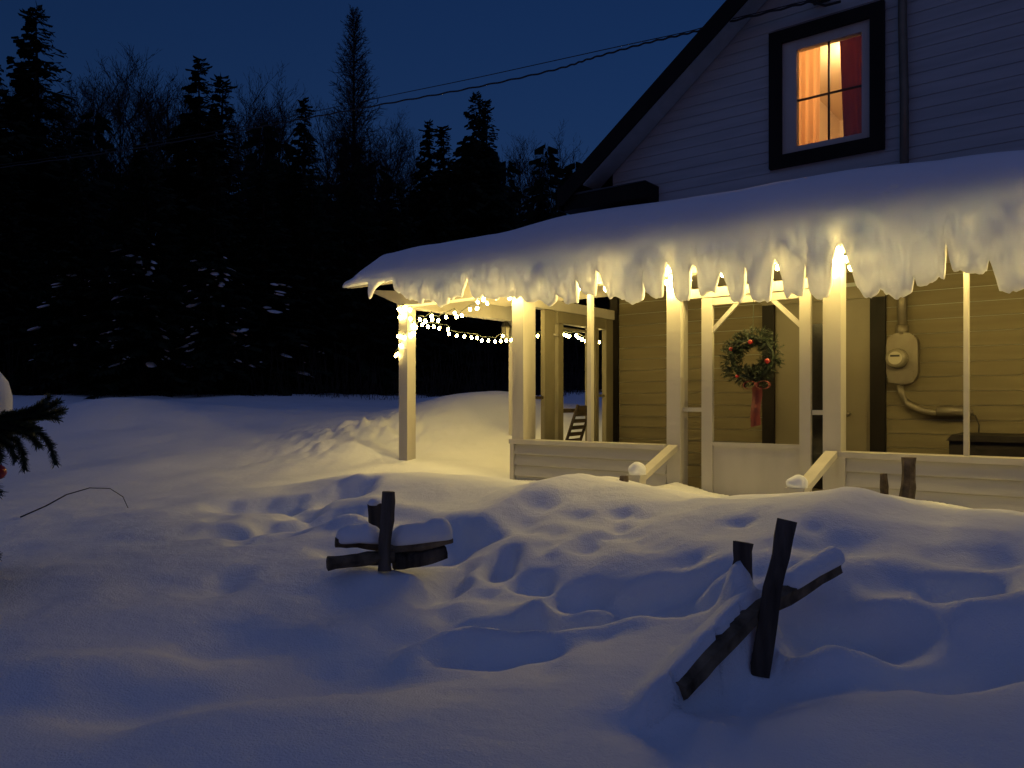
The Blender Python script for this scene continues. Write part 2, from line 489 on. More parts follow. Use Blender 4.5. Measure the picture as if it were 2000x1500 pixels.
def gz(x, y):
    return float(ground_h(np.array([x]), np.array([y]))[0]) + ZC

# ------------------------------------------------------------------ house
SL, SR = 1.72, 8.72          # left and right wall of the house
PW = 1.76                    # plane of the front wall
EAVE_S, EAVE_H, PITCH = 1.22, 2.53, 0.76
RIDGE_S = (SL + SR) / 2
def rake_h(s):
    return EAVE_H + (min(s, 2 * RIDGE_S - s) - EAVE_S) * PITCH
FLOOR = -1.11
house = thing('house', 'pale clapboard house with dark gable trim and one lit upper window', 'house', house=True)
H_RIDGE = rake_h(RIDGE_S)
wall = MB()
win = (3.78, 4.64, 2.58, 3.75)         # opening of the upper window
door_o = (3.70, 4.64, FLOOR, 1.02)     # opening of the door
def wall_prism(poly):
    wall.prism([(a, b + ZC) for a, b in poly], PW + 0.03, PW + 0.16)
# backing of the front wall, leaving both openings free
wall_prism([(SL, -1.5), (door_o[0], -1.5), (door_o[0], rake_h(door_o[0]) - .025), (SL, rake_h(SL) - .025)])
wall_prism([(door_o[0], 1.02), (door_o[1], 1.02), (door_o[1], win[2]), (door_o[0], win[2])])
wall_prism([(door_o[0], win[2]), (win[0], win[2]), (win[0], rake_h(win[0]) - .025), (door_o[0], rake_h(door_o[0]) - .025)])
wall_prism([(win[0], win[3]), (win[1], win[3]), (win[1], rake_h(win[1]) - .025), (win[0], rake_h(win[0]) - .025)])
wall_prism([(win[1], -1.5), (SR, -1.5), (SR, rake_h(SR) - .025), (RIDGE_S, H_RIDGE - .025), (win[1], rake_h(win[1]) - .025)])
wall_o = wall.build('front_wall', 'siding_white', house)
MB().box(SL, SL + .15, PW + .16, 9.5, -1.5 + ZC, rake_h(SL) - .025 + ZC).build('side_wall', 'siding_white', house)
MB().box(SR - .15, SR, PW + .16, 9.5, -1.5 + ZC, rake_h(SR) - .025 + ZC).build('side_wall', 'siding_white', house)
MB().prism([(SL, -1.5 + ZC), (SR, -1.5 + ZC), (SR, rake_h(SR) - .025 + ZC), (RIDGE_S, H_RIDGE - .025 + ZC), (SL, rake_h(SL) - .025 + ZC)], 9.5, 9.64).build('rear_wall', 'siding_white', house)

def clap(s0, s1, h0, h1, mat, slant=True):
    """one clapboard: thick at its lower edge, thin at the top; the left end follows the rake"""
    if s1 - s0 < 0.02: return
    b = MB()
    L0, L1 = s0, s0
    R0, R1 = s1, s1
    if h1 > rake_h(s0) - 0.03:
        need = lambda h: EAVE_S + (h + 0.03 - EAVE_H) / PITCH
        L0, L1 = max(s0, need(h0)), max(s0, need(h1))
    if h1 > rake_h(s1) - 0.03:
        need = lambda h: 2 * RIDGE_S - (EAVE_S + (h + 0.03 - EAVE_H) / PITCH)
        R0, R1 = min(s1, need(h0)), min(s1, need(h1))
    if R1 - L1 < 0.02: return
    t0, t1 = 0.010, 0.004
    z0, z1 = h0 + ZC, h1 + ZC
    y = PW + 0.03
    b.v = [(L0, y - t0, z0), (R0, y - t0, z0), (R1, y - t1, z1), (L1, y - t1, z1), (L0, y, z0), (R0, y, z0), (R1, y, z1), (L1, y, z1)]
    b.f = [(0, 1, 2, 3), (4, 7, 6, 5), (0, 4, 5, 1), (1, 5, 6, 2), (2, 6, 7, 3), (3, 7, 4, 0)]
    b.build('board', mat, wall_o, fix=False)

EXPO = 0.115
h = 1.62
TRW = 0.13
wo = (win[0] - TRW, win[1] + TRW, win[2] - TRW, win[3] + TRW)
while h < H_RIDGE - 0.2:
    h1 = h + EXPO - 0.003
    spans = [(SL + .08 if h < 2.3 else SL, SR)]
    if h1 > wo[2] and h < wo[3]:
        spans = [(SL, wo[0]), (wo[1], SR)]
    for a, b in spans: clap(a, b, h, h1, 'siding_white')
    h += EXPO
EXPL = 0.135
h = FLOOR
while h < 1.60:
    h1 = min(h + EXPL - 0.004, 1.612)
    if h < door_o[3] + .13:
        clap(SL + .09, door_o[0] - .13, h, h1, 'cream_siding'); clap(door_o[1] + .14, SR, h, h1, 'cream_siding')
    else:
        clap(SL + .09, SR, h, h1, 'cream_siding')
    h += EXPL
MB().box(SL - .02, SL + .085, PW - .012, PW + .028, FLOOR + ZC, 2.35 + ZC).build('corner_board', 'dark_trim', house)

# roof planes, dark rake boards and the boxed cornice return
RT = 0.09
def roof_plane(sa, ha, sb, hb_, name):
    n = 1 if sb > sa else -1
    MB().prism([(sa, ha + ZC - .02), (sb, hb_ + ZC - .02), (sb, hb_ + RT + ZC), (sa, ha + RT + ZC)], PW - 0.33, 9.9).build(name, 'roof_sheet', house)
roof_plane(EAVE_S - .03, EAVE_H - .02, RIDGE_S, H_RIDGE, 'roof_slope')
roof_plane(2 * RIDGE_S - EAVE_S + .03, EAVE_H - .02, RIDGE_S, H_RIDGE, 'roof_slope')
RB = 0.25
for sgn in (1, -1):
    fx = (lambda s: s) if sgn == 1 else (lambda s: 2 * RIDGE_S - s)
    MB().prism([(fx(EAVE_S - .03), EAVE_H - .14 + ZC), (fx(EAVE_S + .02), EAVE_H - .14 + ZC), (fx(RIDGE_S), H_RIDGE - .15 + ZC), (fx(RIDGE_S), H_RIDGE + RT - .01 + ZC), (fx(EAVE_S - .03), EAVE_H + RT - .03 + ZC)], PW - 0.36, PW - 0.332).build('rake_board', 'dark_trim', house)
    MB().prism([(fx(EAVE_S + .30), EAVE_H + .06 + ZC), (fx(RIDGE_S), H_RIDGE - .04 + ZC), (fx(RIDGE_S), H_RIDGE - .02 + ZC), (fx(EAVE_S + .30), EAVE_H + .08 + ZC)], PW - .33, PW).build('soffit', 'siding_white', house)
ret = hb('cornice_return', 'dark_trim', house, EAVE_S, 2.34, PW - 0.30, PW + 0.03, 2.33, 2.50)
MB().prism([(EAVE_S, 2.503 + ZC), (2.34, 2.503 + ZC), (2.34, 2.51 + ZC), (EAVE_S + .02, 2.53 + ZC)], PW - 0.31, PW + .03).build('flashing', 'roof_sheet', ret)
hb('eave_soffit', 'dark_trim', house, EAVE_S - .03, SL, PW + .03, 9.8, 2.36, 2.39)
hb('eave_fascia', 'dark_trim', house, EAVE_S - .055, EAVE_S - .032, PW - .36, 9.9, 2.34, 2.66)

# upper window
W = win
w_e = MB().box(wo[0], win[0], PW - .035, PW + .027, wo[2] + ZC, wo[3] + ZC).box(win[1], wo[1], PW - .035, PW + .027, wo[2] + ZC, wo[3] + ZC).box(win[0], win[1], PW - .032, PW + .027, win[3] + ZC, wo[3] + ZC).box(win[0], win[1], PW - .032, PW + .027, wo[2] + ZC, win[2] + ZC).build('upper_window', 'dark_trim', house, fix=False)
fi = (SP(1558, 200, PW + .05)[0], SP(1685, 200, PW + .05)[0], win[2] + .07, win[3] - .10)
fm = MB()
fm.box(win[0], fi[0], PW + .01, PW + .10, win[2] + ZC, win[3] + ZC).box(fi[1], win[1], PW + .01, PW + .10, win[2] + ZC, win[3] + ZC)
fm.box(fi[0], fi[1], PW + .013, PW + .10, fi[3] + ZC, win[3] + ZC).box(fi[0], fi[1], PW + .013, PW + .10, win[2] + ZC, fi[2] + ZC)
fm.build('window_frame', 'white_paint', w_e, fix=False)
sm, hm = SP(1619, 200, PW + .045)[0], (fi[2] + fi[3]) / 2 - .02
hb('muntin', 'chair_wood', w_e, sm - .009, sm + .009, PW + .035, PW + .06, fi[2], fi[3])
for a, b in ((fi[0], sm - .009), (sm + .009, fi[1])):
    hb('muntin', 'chair_wood', w_e, a, b, PW + .037, PW + .058, hm - .009, hm + .009)
    for c, d in ((fi[2], hm - .009), (hm + .009, fi[3])):
        hb('pane', 'pane_glass', w_e, a, b, PW + .046, PW + .050, c, d)
# the lit room behind it
rm = MB()
rx0, rx1, ry0, ry1, rz0, rz1 = 3.42, 5.6, PW + .17, 5.2, 1.9, 4.02
rm.box(rx0 - .05, rx0, ry0, ry1, rz0 + ZC, rz1 + ZC).box(rx1, rx1 + .05, ry0, ry1, rz0 + ZC, rz1 + ZC).box(rx0, rx1, ry1, ry1 + .05, rz0 + ZC, rz1 + ZC)
rm.box(rx0, rx1, ry0, ry1, rz1 + ZC, rz1 + .05 + ZC).box(rx0, rx1, ry0, ry1, rz0 - .05 + ZC, rz0 + ZC)
rm.build('upstairs_room', 'room_wall', house, fix=False)
def drape(name, mat, label, s0t, s1t, s0b, s1b, p, h0, h1, folds, amp):
    b = MB(); n, m = 60, 14
    for j in range(m):
        t = j / (m - 1)
        for i in range(n):
            q = i / (n - 1)
            s = (s0t + (s1t - s0t) * q) * (1 - t) + (s0b + (s1b - s0b) * q) * t
            b.v.append((s, p + amp * math.sin(q * folds * 2 * math.pi) * (0.6 + 0.4 * t), h1 + (h0 - h1) * t + ZC))
    for j in range(m - 1):
        for i in range(n - 1):
            k = j * n + i
            b.f.append((k, k + 1, k + n + 1, k + n))
    me = b.mesh(name, mat, True)
    o = link(name, me); o.matrix_world = HOUSE_M
    so = o.modifiers.new('thickness', 'SOLIDIFY'); so.thickness = 0.004
    return tag(o, label, 'curtain')
drape('curtain', 'orange_curtain', 'orange backlit curtain hanging in left half of upper window', 3.74, SP(1602, 100, PW + .3)[0], 3.74, SP(1600, 280, PW + .3)[0], PW + .30, 2.3, 3.98, 4, .022)
drape('curtain', 'red_curtain', 'dark red curtain at right side of lit upper window', SP(1638, 90, PW + .24)[0], 4.86, SP(1651, 280, PW + .24)[0], 4.86, PW + .24, 2.3, 3.98, 5, .02)
lamp = thing('ceiling_lamp', 'round ceiling lamp lighting the upstairs room', 'lamp', house=True)
MB().lathe([(.01, -.10), (.07, -.09), (.11, -.04), (.12, .0), (.10, .05), (.05, .08)], 4.3, 2.9, 3.82 + ZC, 16).build('globe', 'room_bulb', lamp, True)
MB().lathe([(.03, 0), (.03, .08), (.07, .09), (.07, .115)], 4.3, 2.9, 3.90 + ZC, 12).build('ceiling_rose', 'dark_metal', lamp)

# house door in the porch
dr = MB().box(door_o[0] - .125, door_o[0], PW - .02, PW + .05, FLOOR + ZC, door_o[3] + ZC).box(door_o[1], door_o[1] + .138, PW - .02, PW + .05, FLOOR + ZC, door_o[3] + ZC).build('door', 'dark_trim', house, fix=False)
hb('lintel', 'cream_door', dr, door_o[0] - .125, door_o[1] + .138, PW - .024, PW + .05, door_o[3], door_o[3] + .12)
g0, g1, gt = 3.985, 4.36, 0.80
hb('stile', 'cream_door', dr, door_o[0], g0, PW + .02, PW + .06, FLOOR, door_o[3])
hb('stile', 'cream_door', dr, g1, door_o[1], PW + .02, PW + .06, FLOOR, door_o[3])
hb('rail', 'cream_door', dr, g0, g1, PW + .023, PW + .06, gt, door_o[3])
hb('rail', 'cream_door', dr, g0, g1, PW + .023, PW + .06, FLOOR, FLOOR + .22)
hb('pane', 'dark_glass', dr, g0, g1, PW + .035, PW + .045, FLOOR + .22, gt)
hb('panel', 'cream_door', dr, 4.47, 4.60, PW + .012, PW + .02, FLOOR + .2, -.10)
MB().lathe([(.012, -.055), (.03, -.05), (.03, -.03), (.012, -.02), (.012, .0), (.028, .003)], 4.43, PW + .018, -.12 + ZC, 12, 'y').build('door_knob', 'grey_metal', dr, True)

# ------------------------------------------------------------------ porch
porch = thing('porch', 'white covered porch with half walls, posts and screen door', 'porch', house=True)
BEAM0, BEAM1 = 1.12, 1.33
S_END = 8.9
RP0, RP1 = -0.36, 2.12
roof_h = lambda p: 1.40 + (p - RP0) * 0.205
POSTS = []
def post(px0, px1, depth_p, h0, h1=BEAM0):
    a = SP(px0, 800, -.07)[0]; b = SP(px1, 800, -.07)[0]
    POSTS.append((a, b))
    return hb('post', 'white_paint', porch, a, b, -.07, -.07 + depth_p, h0, h1)
RAIL = -0.385
post(779, 795.5, .135, -1.4)
post(1000, 1022, .21, RAIL)
post(1302, 1329, .15, -1.3)
post(1607, 1642, .15, -1.3)
hb('post', 'white_paint', porch, 8.6, 8.73, -.07, .07, -1.3, BEAM0)
hb('post', 'white_paint', porch, -.07, .07, 2.0, 2.13, -1.4, 1.60)
hb('beam', 'white_paint', porch, -.085, S_END, -.085, .085, BEAM0, BEAM1)
hb('beam', 'white_paint', porch, -.07, .07, .085, 2.0, 1.10, 1.31)
hb('floor', 'floor_paint', porch, -.05, S_END, .0, PW - .02, FLOOR - .1, FLOOR)
hb('floor', 'floor_paint', porch, -.05, SL - .02, PW - .018, 2.2, FLOOR - .1, FLOOR)
# sloping roof deck with ceiling, fascia and end board
def deck(s0, s1, p0, p1, t0, t1, name, mat):
    b = MB()
    z = lambda p: roof_h(p) + ZC
    b.v = [(s0, p0, z(p0) + t0), (s1, p0, z(p0) + t0), (s1, p1, z(p1) + t0), (s0, p1, z(p1) + t0), (s0, p0, z(p0) + t1), (s1, p0, z(p0) + t1), (s1, p1, z(p1) + t1), (s0, p1, z(p1) + t1)]
    b.f = [(0, 3, 2, 1), (4, 5, 6, 7), (0, 1, 5, 4), (1, 2, 6, 5), (2, 3, 7, 6), (3, 0, 4, 7)]
    return b.build(name, mat, porch, fix=False)
deck(-.62, S_END, RP0, PW, -.03, 0, 'roof_deck', 'roof_sheet')
deck(-.62, SL, PW + .002, RP1, -.03, 0, 'roof_deck', 'roof_sheet')
deck(-.60, S_END, RP0 + .02, PW, -.06, -.033, 'soffit', 'ceiling_paint')
hb('fascia', 'white_paint', porch, -.62, S_END, RP0 - .022, RP0 - .002, 1.345, 1.405)
hb('ceiling', 'ceiling_paint', porch, .08, S_END, .09, PW - .02, BEAM1 - .05, BEAM1 - .03)
sof = MB().prism([(-.60, 1.345 + ZC), (-.075, 1.14 + ZC), (-.075, 1.30 + ZC), (-.60, 1.36 + ZC)], -.06, .0).build('outrigger', 'white_paint', porch)
MB().prism([(-.60, 1.46 + ZC), (-.075, 1.25 + ZC), (-.075, 1.42 + ZC), (-.60, 1.48 + ZC)], .95, 1.01).build('outrigger', 'white_paint', porch)

# half walls with clapboards
def half_wall(s0, s1, label=None):
    w = hb('half_wall', 'white_paint', porch, s0, s1, -.05, .05, -1.35, RAIL - .045)
    hb('cap', 'white_paint', w, s0 - .02, s1, -.10, .09, RAIL - .045, RAIL)
    hb('corner_trim', 'white_paint', w, s0 - .012, s0 + .035, -.09, -.052, -1.35, RAIL - .047)
    h = RAIL - .05; n = 0
    while h > -1.3:
        b = MB(); z1 = h + ZC; z0 = z1 - .097
        a0, a1 = s0 + .037, s1 - .003
        b.v = [(a0, -.086, z0), (a1, -.086, z0), (a1, -.056, z1), (a0, -.056, z1), (a0, -.051, z0), (a1, -.051, z0), (a1, -.051, z1), (a0, -.051, z1)]
        b.f = [(0, 1, 2, 3), (4, 7, 6, 5), (0, 4, 5, 1), (1, 5, 6, 2), (2, 6, 7, 3), (3, 7, 4, 0)]
        b.build('board', 'porch_siding', w, fix=False)
        h -= .111
    return w
p2a, p2b = POSTS[1]; p3a, p3b = POSTS[2]; p4a, p4b = POSTS[3]
half_wall(p2a, p3a - .004)
half_wall(p4b + .004, 8.6)
for px0, px1 in ((1150, 1157), (1883, 1893)):
    a = SP(px0, 800, 0)[0]; b = SP(px1, 800, 0)[0]
    hb('mullion', 'white_paint', porch, a, b, -.03, .03, RAIL, BEAM0)
# narrow side openings next to the screen door
d0 = SP(1371, 800, -.03)[0]; d1 = SP(1392, 800, -.03)[0]; d2 = SP(1562, 800, -.03)[0]; d3 = SP(1584, 800, -.03)[0]
hb('side_rail', 'white_paint', porch, p3b, d0 - .006, -.02, .02, SP(1355, 804, 0)[1], SP(1355, 796, 0)[1])
hb('side_rail', 'white_paint', porch, d3 + .006, p4a, -.02, .02, SP(1592, 810, 0)[1], SP(1592, 801, 0)[1])
hb('door_header', 'white_paint', porch, p3b, p4a, -.045, .03, .905, .985)
# screen door
sd = hb('screen_door', 'white_paint', porch, d1, d2, -.015, .01, FLOOR + .06, -.345)
hb('stile', 'white_paint', sd, d0, d1, -.04, .0, FLOOR + .03, .90)
hb('stile', 'white_paint', sd, d2, d3, -.04, .0, FLOOR + .03, .90)
hb('rail', 'white_paint', sd, d1, d2, -.035, .0, .835, .90)
hb('rail', 'white_paint', sd, d1, d2, -.035, -.016, -.375, -.345)
hb('rail', 'white_paint', sd, d1, d2, -.035, -.016, FLOOR + .03, FLOOR + .10)
bl, bw = .19, .05
for sgn, s in ((1, d1), (-1, d2)):
    MB().prism([(s, .835 - bl + ZC), (s + sgn * bl, .835 + ZC), (s + sgn * (bl + bw), .835 + ZC), (s, .835 - bl - bw + ZC)], -.032, -.004).build('corner_brace', 'white_paint', sd)

# screened side wall between the open landing and the enclosed porch
side = hb('side_screen', 'white_paint', porch, SL - .05, SL + .05, .14, PW - .02, 0.99, 1.10)
def sv(px0, px1, h0, h1, name='stile', th=.04, mat='screen_frame'):
    return hb(name, mat, side, SL - th, SL + th, PS(px0, SL), PS(px1, SL), h0, h1)
sv(1060, 1080, FLOOR, .99, 'stile', .025)
sv(1086, 1096, FLOOR, .86, 'stile', .03)
sv(1147, 1156, FLOOR, .86, 'stile', .03)
sv(1160, 1166, FLOOR, .86, 'stile', .025)
sv(1180, 1193, FLOOR, .99, 'stile', .03)
sv(1083, 1177, .86, .985, 'rail', .045)
sv(1040, 1057, .03, .06, 'rail', .03, 'chair_wood')
sv(1096, 1147, -.12, -.075, 'rail', .03, 'chair_wood')
sv(1096, 1147, .80, .82, 'rail', .03)
sv(1166, 1177, .06, .09, 'rail', .03)
MB().prism([(SL - .03, .72 + ZC), (SL + .03, .72 + ZC), (SL + .03, .74 + ZC), (SL - .03, .74 + ZC)], .5, .6).build('bracket', 'white_paint', side)

# stair railings with snow-capped newels
def railing(s, label, q):
    t = thing('stair_railing', label, 'railing', 'railings of the porch steps', house=True)
    top = -.62
    b = MB().box(s - .055, s + .055, -q - .055, -q + .055, -1.5 + ZC, top + ZC)
    b.build('newel_post', 'white_paint', t, fix=False)
    MB().box(s - .068, s + .068, -q - .068, -q + .068, top + ZC, top + .025 + ZC).build('newel_cap', 'white_paint', t, fix=False)
    hr = MB(); z0, z1 = -.60 + ZC, -.38 + ZC
    a, b_ = -q + .056, -.078
    hr.v = [(s - .045, a, z0 - .05), (s + .045, a, z0 - .05), (s + .045, b_, z1 - .05), (s - .045, b_, z1 - .05), (s - .045, a, z0), (s + .045, a, z0), (s + .045, b_, z1), (s - .045, b_, z1)]
    hr.f = [(0, 3, 2, 1), (4, 5, 6, 7), (0, 1, 5, 4), (1, 2, 6, 5), (2, 3, 7, 6), (3, 0, 4, 7)]
    hr.build('handrail', 'white_paint', t, fix=False)
    return t
def snow_ball(name, label, s, p, h, rx, ry, rz, seed, world=None, cat='snow'):
    bm = bmesh.new(); bmesh.ops.create_icosphere(bm, subdivisions=3, radius=1.0)
    r = random.Random(seed); ph = [r.uniform(0, 6) for _ in range(6)]
    for v in bm.verts:
        n = 1 + .07 * math.sin(3 * v.co.x + ph[0]) * math.sin(2.5 * v.co.y + ph[1]) + .05 * math.sin(5 * v.co.z + ph[2] + 3 * v.co.x)
        z = v.co.z * rz * n
        if z < -rz * .35: z = -rz * .35 + (z + rz * .35) * .12
        v.co = (v.co.x * rx * n, v.co.y * ry * n, z)
    me = bpy.data.meshes.new(name); bm.to_mesh(me); bm.free(); me.shade_smooth(); me.materials.append(MATS['cap_snow'])
    o = link(name, me)
    if world: o.location = world
    else:
        o.location = H2W(s, p, h); o.rotation_euler = (0, 0, ROTZ)
    return tag(o, label, cat)
sL = (p3a + p3b) / 2 + .0; sR = (p4a + p4b) / 2
railing(sL, 'white sloping handrail on newel post left of screen door', .73)
railing(sR, 'white sloping handrail on newel post right of screen door', .88)
snow_ball('snow_hat', 'round snow cap on newel post left of screen door', sL, -.73, -.595 + .028, .075, .075, .075, 3)
snow_ball('snow_hat', 'round snow cap on newel post right of screen door', sR, -.88, -.595 + .022, .075, .075, .062, 4)

# ------------------------------------------------------------------ snow on the porch roof with its hanging curtain
CUR = [(683, 549), (727, 548), (730, 570), (733, 585), (737, 575), (747, 553), (775, 547), (778, 566), (785, 572), (793, 570), (796, 573), (807, 586), (820, 588), (833, 592), (835, 583), (854, 587), (865, 596), (884, 596), (888, 580), (898, 583), (903, 578), (914, 580), (917, 556), (921, 540), (924, 557), (933, 578), (941, 586), (954, 575), (964, 583), (983, 584), (1000, 583), (1021, 578), (1045, 590), (1051, 592), (1062, 587), (1079, 596), (1092, 588), (1099, 574), (1103, 583), (1121, 595), (1134, 590), (1131, 560), (1132, 539), (1143, 566), (1150, 573), (1166, 578), (1169, 560), (1172, 529), (1180, 537), (1183, 561), (1191, 576), (1196, 583), (1213, 579), (1225, 585), (1245, 592), (1257, 591), (1263, 573), (1265, 537), (1267, 570), (1276, 575), (1286, 579), (1298, 575), (1302, 544), (1309, 512), (1317, 528), (1321, 545), (1323, 572), (1326, 586), (1348, 588), (1352, 572), (1353, 532), (1360, 514), (1368, 526), (1371, 568), (1375, 580), (1384, 568), (1400, 570), (1406, 548), (1413, 526), (1424, 560), (1430, 580), (1433, 586), (1448, 587), (1455, 572), (1460, 516), (1465, 530), (1469, 570), (1472, 587), (1480, 590), (1506, 587), (1511, 560), (1513, 520), (1517, 506), (1525, 520), (1534, 556), (1541, 577), (1570, 577), (1575, 548), (1578, 504), (1582, 540), (1585, 572), (1592, 580), (1618, 579), (1626, 560), (1630, 510), (1638, 478), (1650, 480), (1656, 496), (1665, 526), (1676, 564), (1703, 586), (1718, 566), (1722, 562), (1730, 572), (1752, 577), (1782, 571), (1787, 544), (1793, 559), (1820, 550), (1846, 543), (1849, 520), (1851, 474), (1857, 500), (1863, 522), (1874, 528), (1917, 537), (1930, 535), (1934, 505), (1943, 536), (1953, 571), (1964, 573), (2000, 566), (2040, 560), (2060, 530), (2080, 585), (2200, 590), (2240, 540), (2300, 600), (2600, 620)]
PC = -0.47
cs, ch = zip(*[SP(a, b, PC) for a, b in CUR])
cs = np.array(cs); ch = np.array(ch)
# right of the picture the curtain simply goes on
last = cs[-1]
SS = np.concatenate([np.arange(-.66, 6.9, 0.0085), np.arange(6.9, S_END + .02, 0.03)])
zb = np.interp(SS, cs, ch)
zb = zb + 0.016 * vnoise(SS * 22, SS * 0 + 3) + 0.010 * vnoise(SS * 55, SS * 0 + 9)
zb = np.minimum(zb, 1.36)
def curtain_profile(s, zbv):
    e = float(sstep(-.66, -.10, s)); e2 = float(sstep(-.66, -.28, s))
    th = float(np.interp(s, [-.66, -.45, -.05, 2.4, 4.2, 5.2, 6.2, 8.9], [.06, .12, .35, .39, .365, .295, .23, .22])) + 0.025 * float(vnoise(s * .8, 2.2))
    pb = RP1 if s < SL else PW + .02
    pts = []
    top = lambda p: roof_h(p) + th * (0.85 + 0.15 * float(sstep(-.3, .4, p))) + 0.025 * float(fbm(np.array(s * 1.2), np.array(p * 1.2 + 7), 2)) + (0.07 * float(vnoise(s * 1.6, 5.5)) + .035 * float(vnoise(s * 4.3, 2.5)) + .015) * float(sstep(PW - .7, PW, p))
    for p in np.linspace(pb, -.16, 26): pts.append((p, top(p)))
    # the rounded lip leaning out over the eave
    zt = top(-.16); lip = .06 + .11 * e2 + .012 * float(vnoise(s * 2.3, 1.1))
    pf = RP0 - lip
    ez = min(1.36, zt - .02)
    for a in np.linspace(.12, 1.0, 11):
        an = a * math.pi / 2
        pts.append((-.16 + (pf + .16) * math.sin(an), ez + (zt - ez) * math.cos(an)))
    # outer face of the curtain down to its ragged edge
    zl = min(zbv, ez - .008)
    L = ez - zl
    for t in np.linspace(.07, 1.0, 15):
        z = ez - L * t
        g = ez - z
        bul = .03 * float(sstep(0, .3, g)) - .09 * g * g + (.022 * float(vnoise(s * 5.5, z * 4.0)) + .014 * float(vnoise(s * 15, z * 11)) + .007 * float(vnoise(s * 38, z * 30))) * float(sstep(.02, .16, g))
        pts.append((pf - bul, z))
    po = pts[-1][0]
    thk = (.022 + .040 * min(1, L * 2)) * (.8 + .4 * float(vnoise(s * 4, 8.8)) ** 2)
    inner = min(RP0 - .03, po + thk)
    pts.append(((po + inner) / 2, zl - .010 * min(1, L * 8)))
    for t in np.linspace(0.0, 1.0, 9):
        pts.append((inner + (RP0 - .025 - inner) * t ** 1.5, zl + (1.352 - zl) * t if zl < 1.352 else zl + .0005 * t))
    pts.append((RP0 - .025, 1.412)); pts.append((RP0 + .02, roof_h(RP0 + .02) + .004)); pts.append((pb, roof_h(pb) + .004))
    return pts
rows = [curtain_profile(float(s), float(z)) for s, z in zip(SS, zb)]
M = len(rows[0]); N = len(rows)
V = np.array([[(SS[i], p, z + ZC) for p, z in rows[i]] for i in range(N)]).reshape(-1, 3)
idx = np.arange(N * M).reshape(N, M)
nxt = np.roll(idx, -1, axis=1)
F = np.stack([idx[:-1], nxt[:-1], nxt[1:], idx[1:]], -1).reshape(-1, 4)
me = np_mesh('roof_snow', V, F, 'roof_snow')
bm = bmesh.new(); bm.from_mesh(me)
bm.verts.ensure_lookup_table()
bm.faces.new([bm.verts[i] for i in range(M)]); bm.faces.new([bm.verts[(N - 1) * M + i] for i in reversed(range(M))])
bmesh.ops.recalc_face_normals(bm, faces=bm.faces)
bm.to_mesh(me); bm.free(); me.shade_smooth()
rs_o = link('roof_snow', me); rs_o.matrix_world = HOUSE_M
tag(rs_o, 'thick blanket of snow on porch roof hanging ragged over the eave', 'snow')

# ------------------------------------------------------------------ strings of lit bulbs
bb = MB(); bb.lathe([(.004, -.026), (.013, -.020), (.0185, -.006), (.017, .008), (.010, .020), (.007, .024)], 0, 0, 0, 8)
BULB = bb.mesh('bulb', 'bulb', True, True)
MINI = bb.mesh('bulb', 'mini_bulb', True, True)
WRAP = bb.mesh('bulb', 'wrap_bulb', True, True)
sk = MB(); sk.lathe([(.008, .022), (.009, .024), (.009, .045), (.005, .05)], 0, 0, 0, 6)
SOCK = sk.mesh('socket', 'green_cord', True, True)
def light_string(label, pts, cord=None, seed=1, bulb=None):
    t = thing('string_lights', label, 'string lights', 'strings of lit bulbs on the porch', house=True)
    r = random.Random(seed)
    cp = cord or [(a, b, c + .05) for a, b, c in pts]
    MB().tube([(a, b, c + ZC) for a, b, c in cp], .004, 5).build('cord', 'green_cord', t)
    for a, b, c in pts:
        o = link('bulb', bulb or BULB, t); o.location = (a, b, c + ZC)
        o.rotation_euler = (r.uniform(-.6, .6), r.uniform(-.6, .6), r.uniform(0, 6))
        if bulb: o.scale = (.84, .84, .84)
        k = link('socket', SOCK, o)
    return t
def on_plane(lst, p):
    return [(SP(a, b, p)[0], p, SP(a, b, p)[1]) for a, b in lst]
r = random.Random(5)
# along the beam behind the snow curtain
eave = []
s = 1.32
while s < 8.5:
    if not (p3a - .03 < s < p3b + .02 or p4a - .03 < s < p4b + .02):
        eave.append((s, -.17 + r.uniform(-.01, .01), 1.065 + r.uniform(-.025, .025)))
    s += .165 + r.uniform(-.02, .02)
light_string('long string of warm bulbs along the porch beam behind hanging snow', eave, seed=2)
light_string('cluster of bright bulbs wound on post left of screen door', [(p3a + .05, -.10, .99), (p3a + .02, -.105, 1.06), (p3a + .07, -.10, 1.10), (p3a + .04, -.11, 1.17)], seed=3)
light_string('cluster of bright bulbs wound on post right of screen door', [(p4a + .06, -.10, 1.02), (p4a + .09, -.11, 1.09), (p4a + .12, -.10, 1.17), (p4b + .035, -.06, 1.10), (p4b + .07, -.05, 1.03)], seed=4)
up = [(820, 624), (831, 627), (843, 617), (844, 624), (856, 626), (871, 619), (888, 611), (892, 619), (902, 616), (918, 604), (932, 602), (933, 590), (951, 592), (957, 580)]
light_string('string of bulbs rising from corner post to porch beam', on_plane(up, -.10), seed=5, bulb=MINI)
lo = [(813, 639), (825, 634), (836, 638), (847, 638), (858, 641), (875, 643), (877, 652), (892, 656), (907, 657), (921, 659), (932, 660), (941, 665), (954, 665), (967, 667), (982, 656), (978, 666), (989, 665), (998, 664), (1050, 656), (1100, 654), (1106, 655), (1112, 657), (1125, 655), (1130, 660), (1137, 663), (1144, 666), (1170, 668)]
pts = []
for a, b in lo:
    p = .05 + (a - 813) / (1000 - 813) * 1.55 if a < 1000 else 1.6 + (a - 1000) * .0006
    s_, h_ = SP(a, b, p); pts.append((s_, p, h_))
light_string('drooping garland of bulbs strung across the open porch landing', pts, seed=6, bulb=MINI)
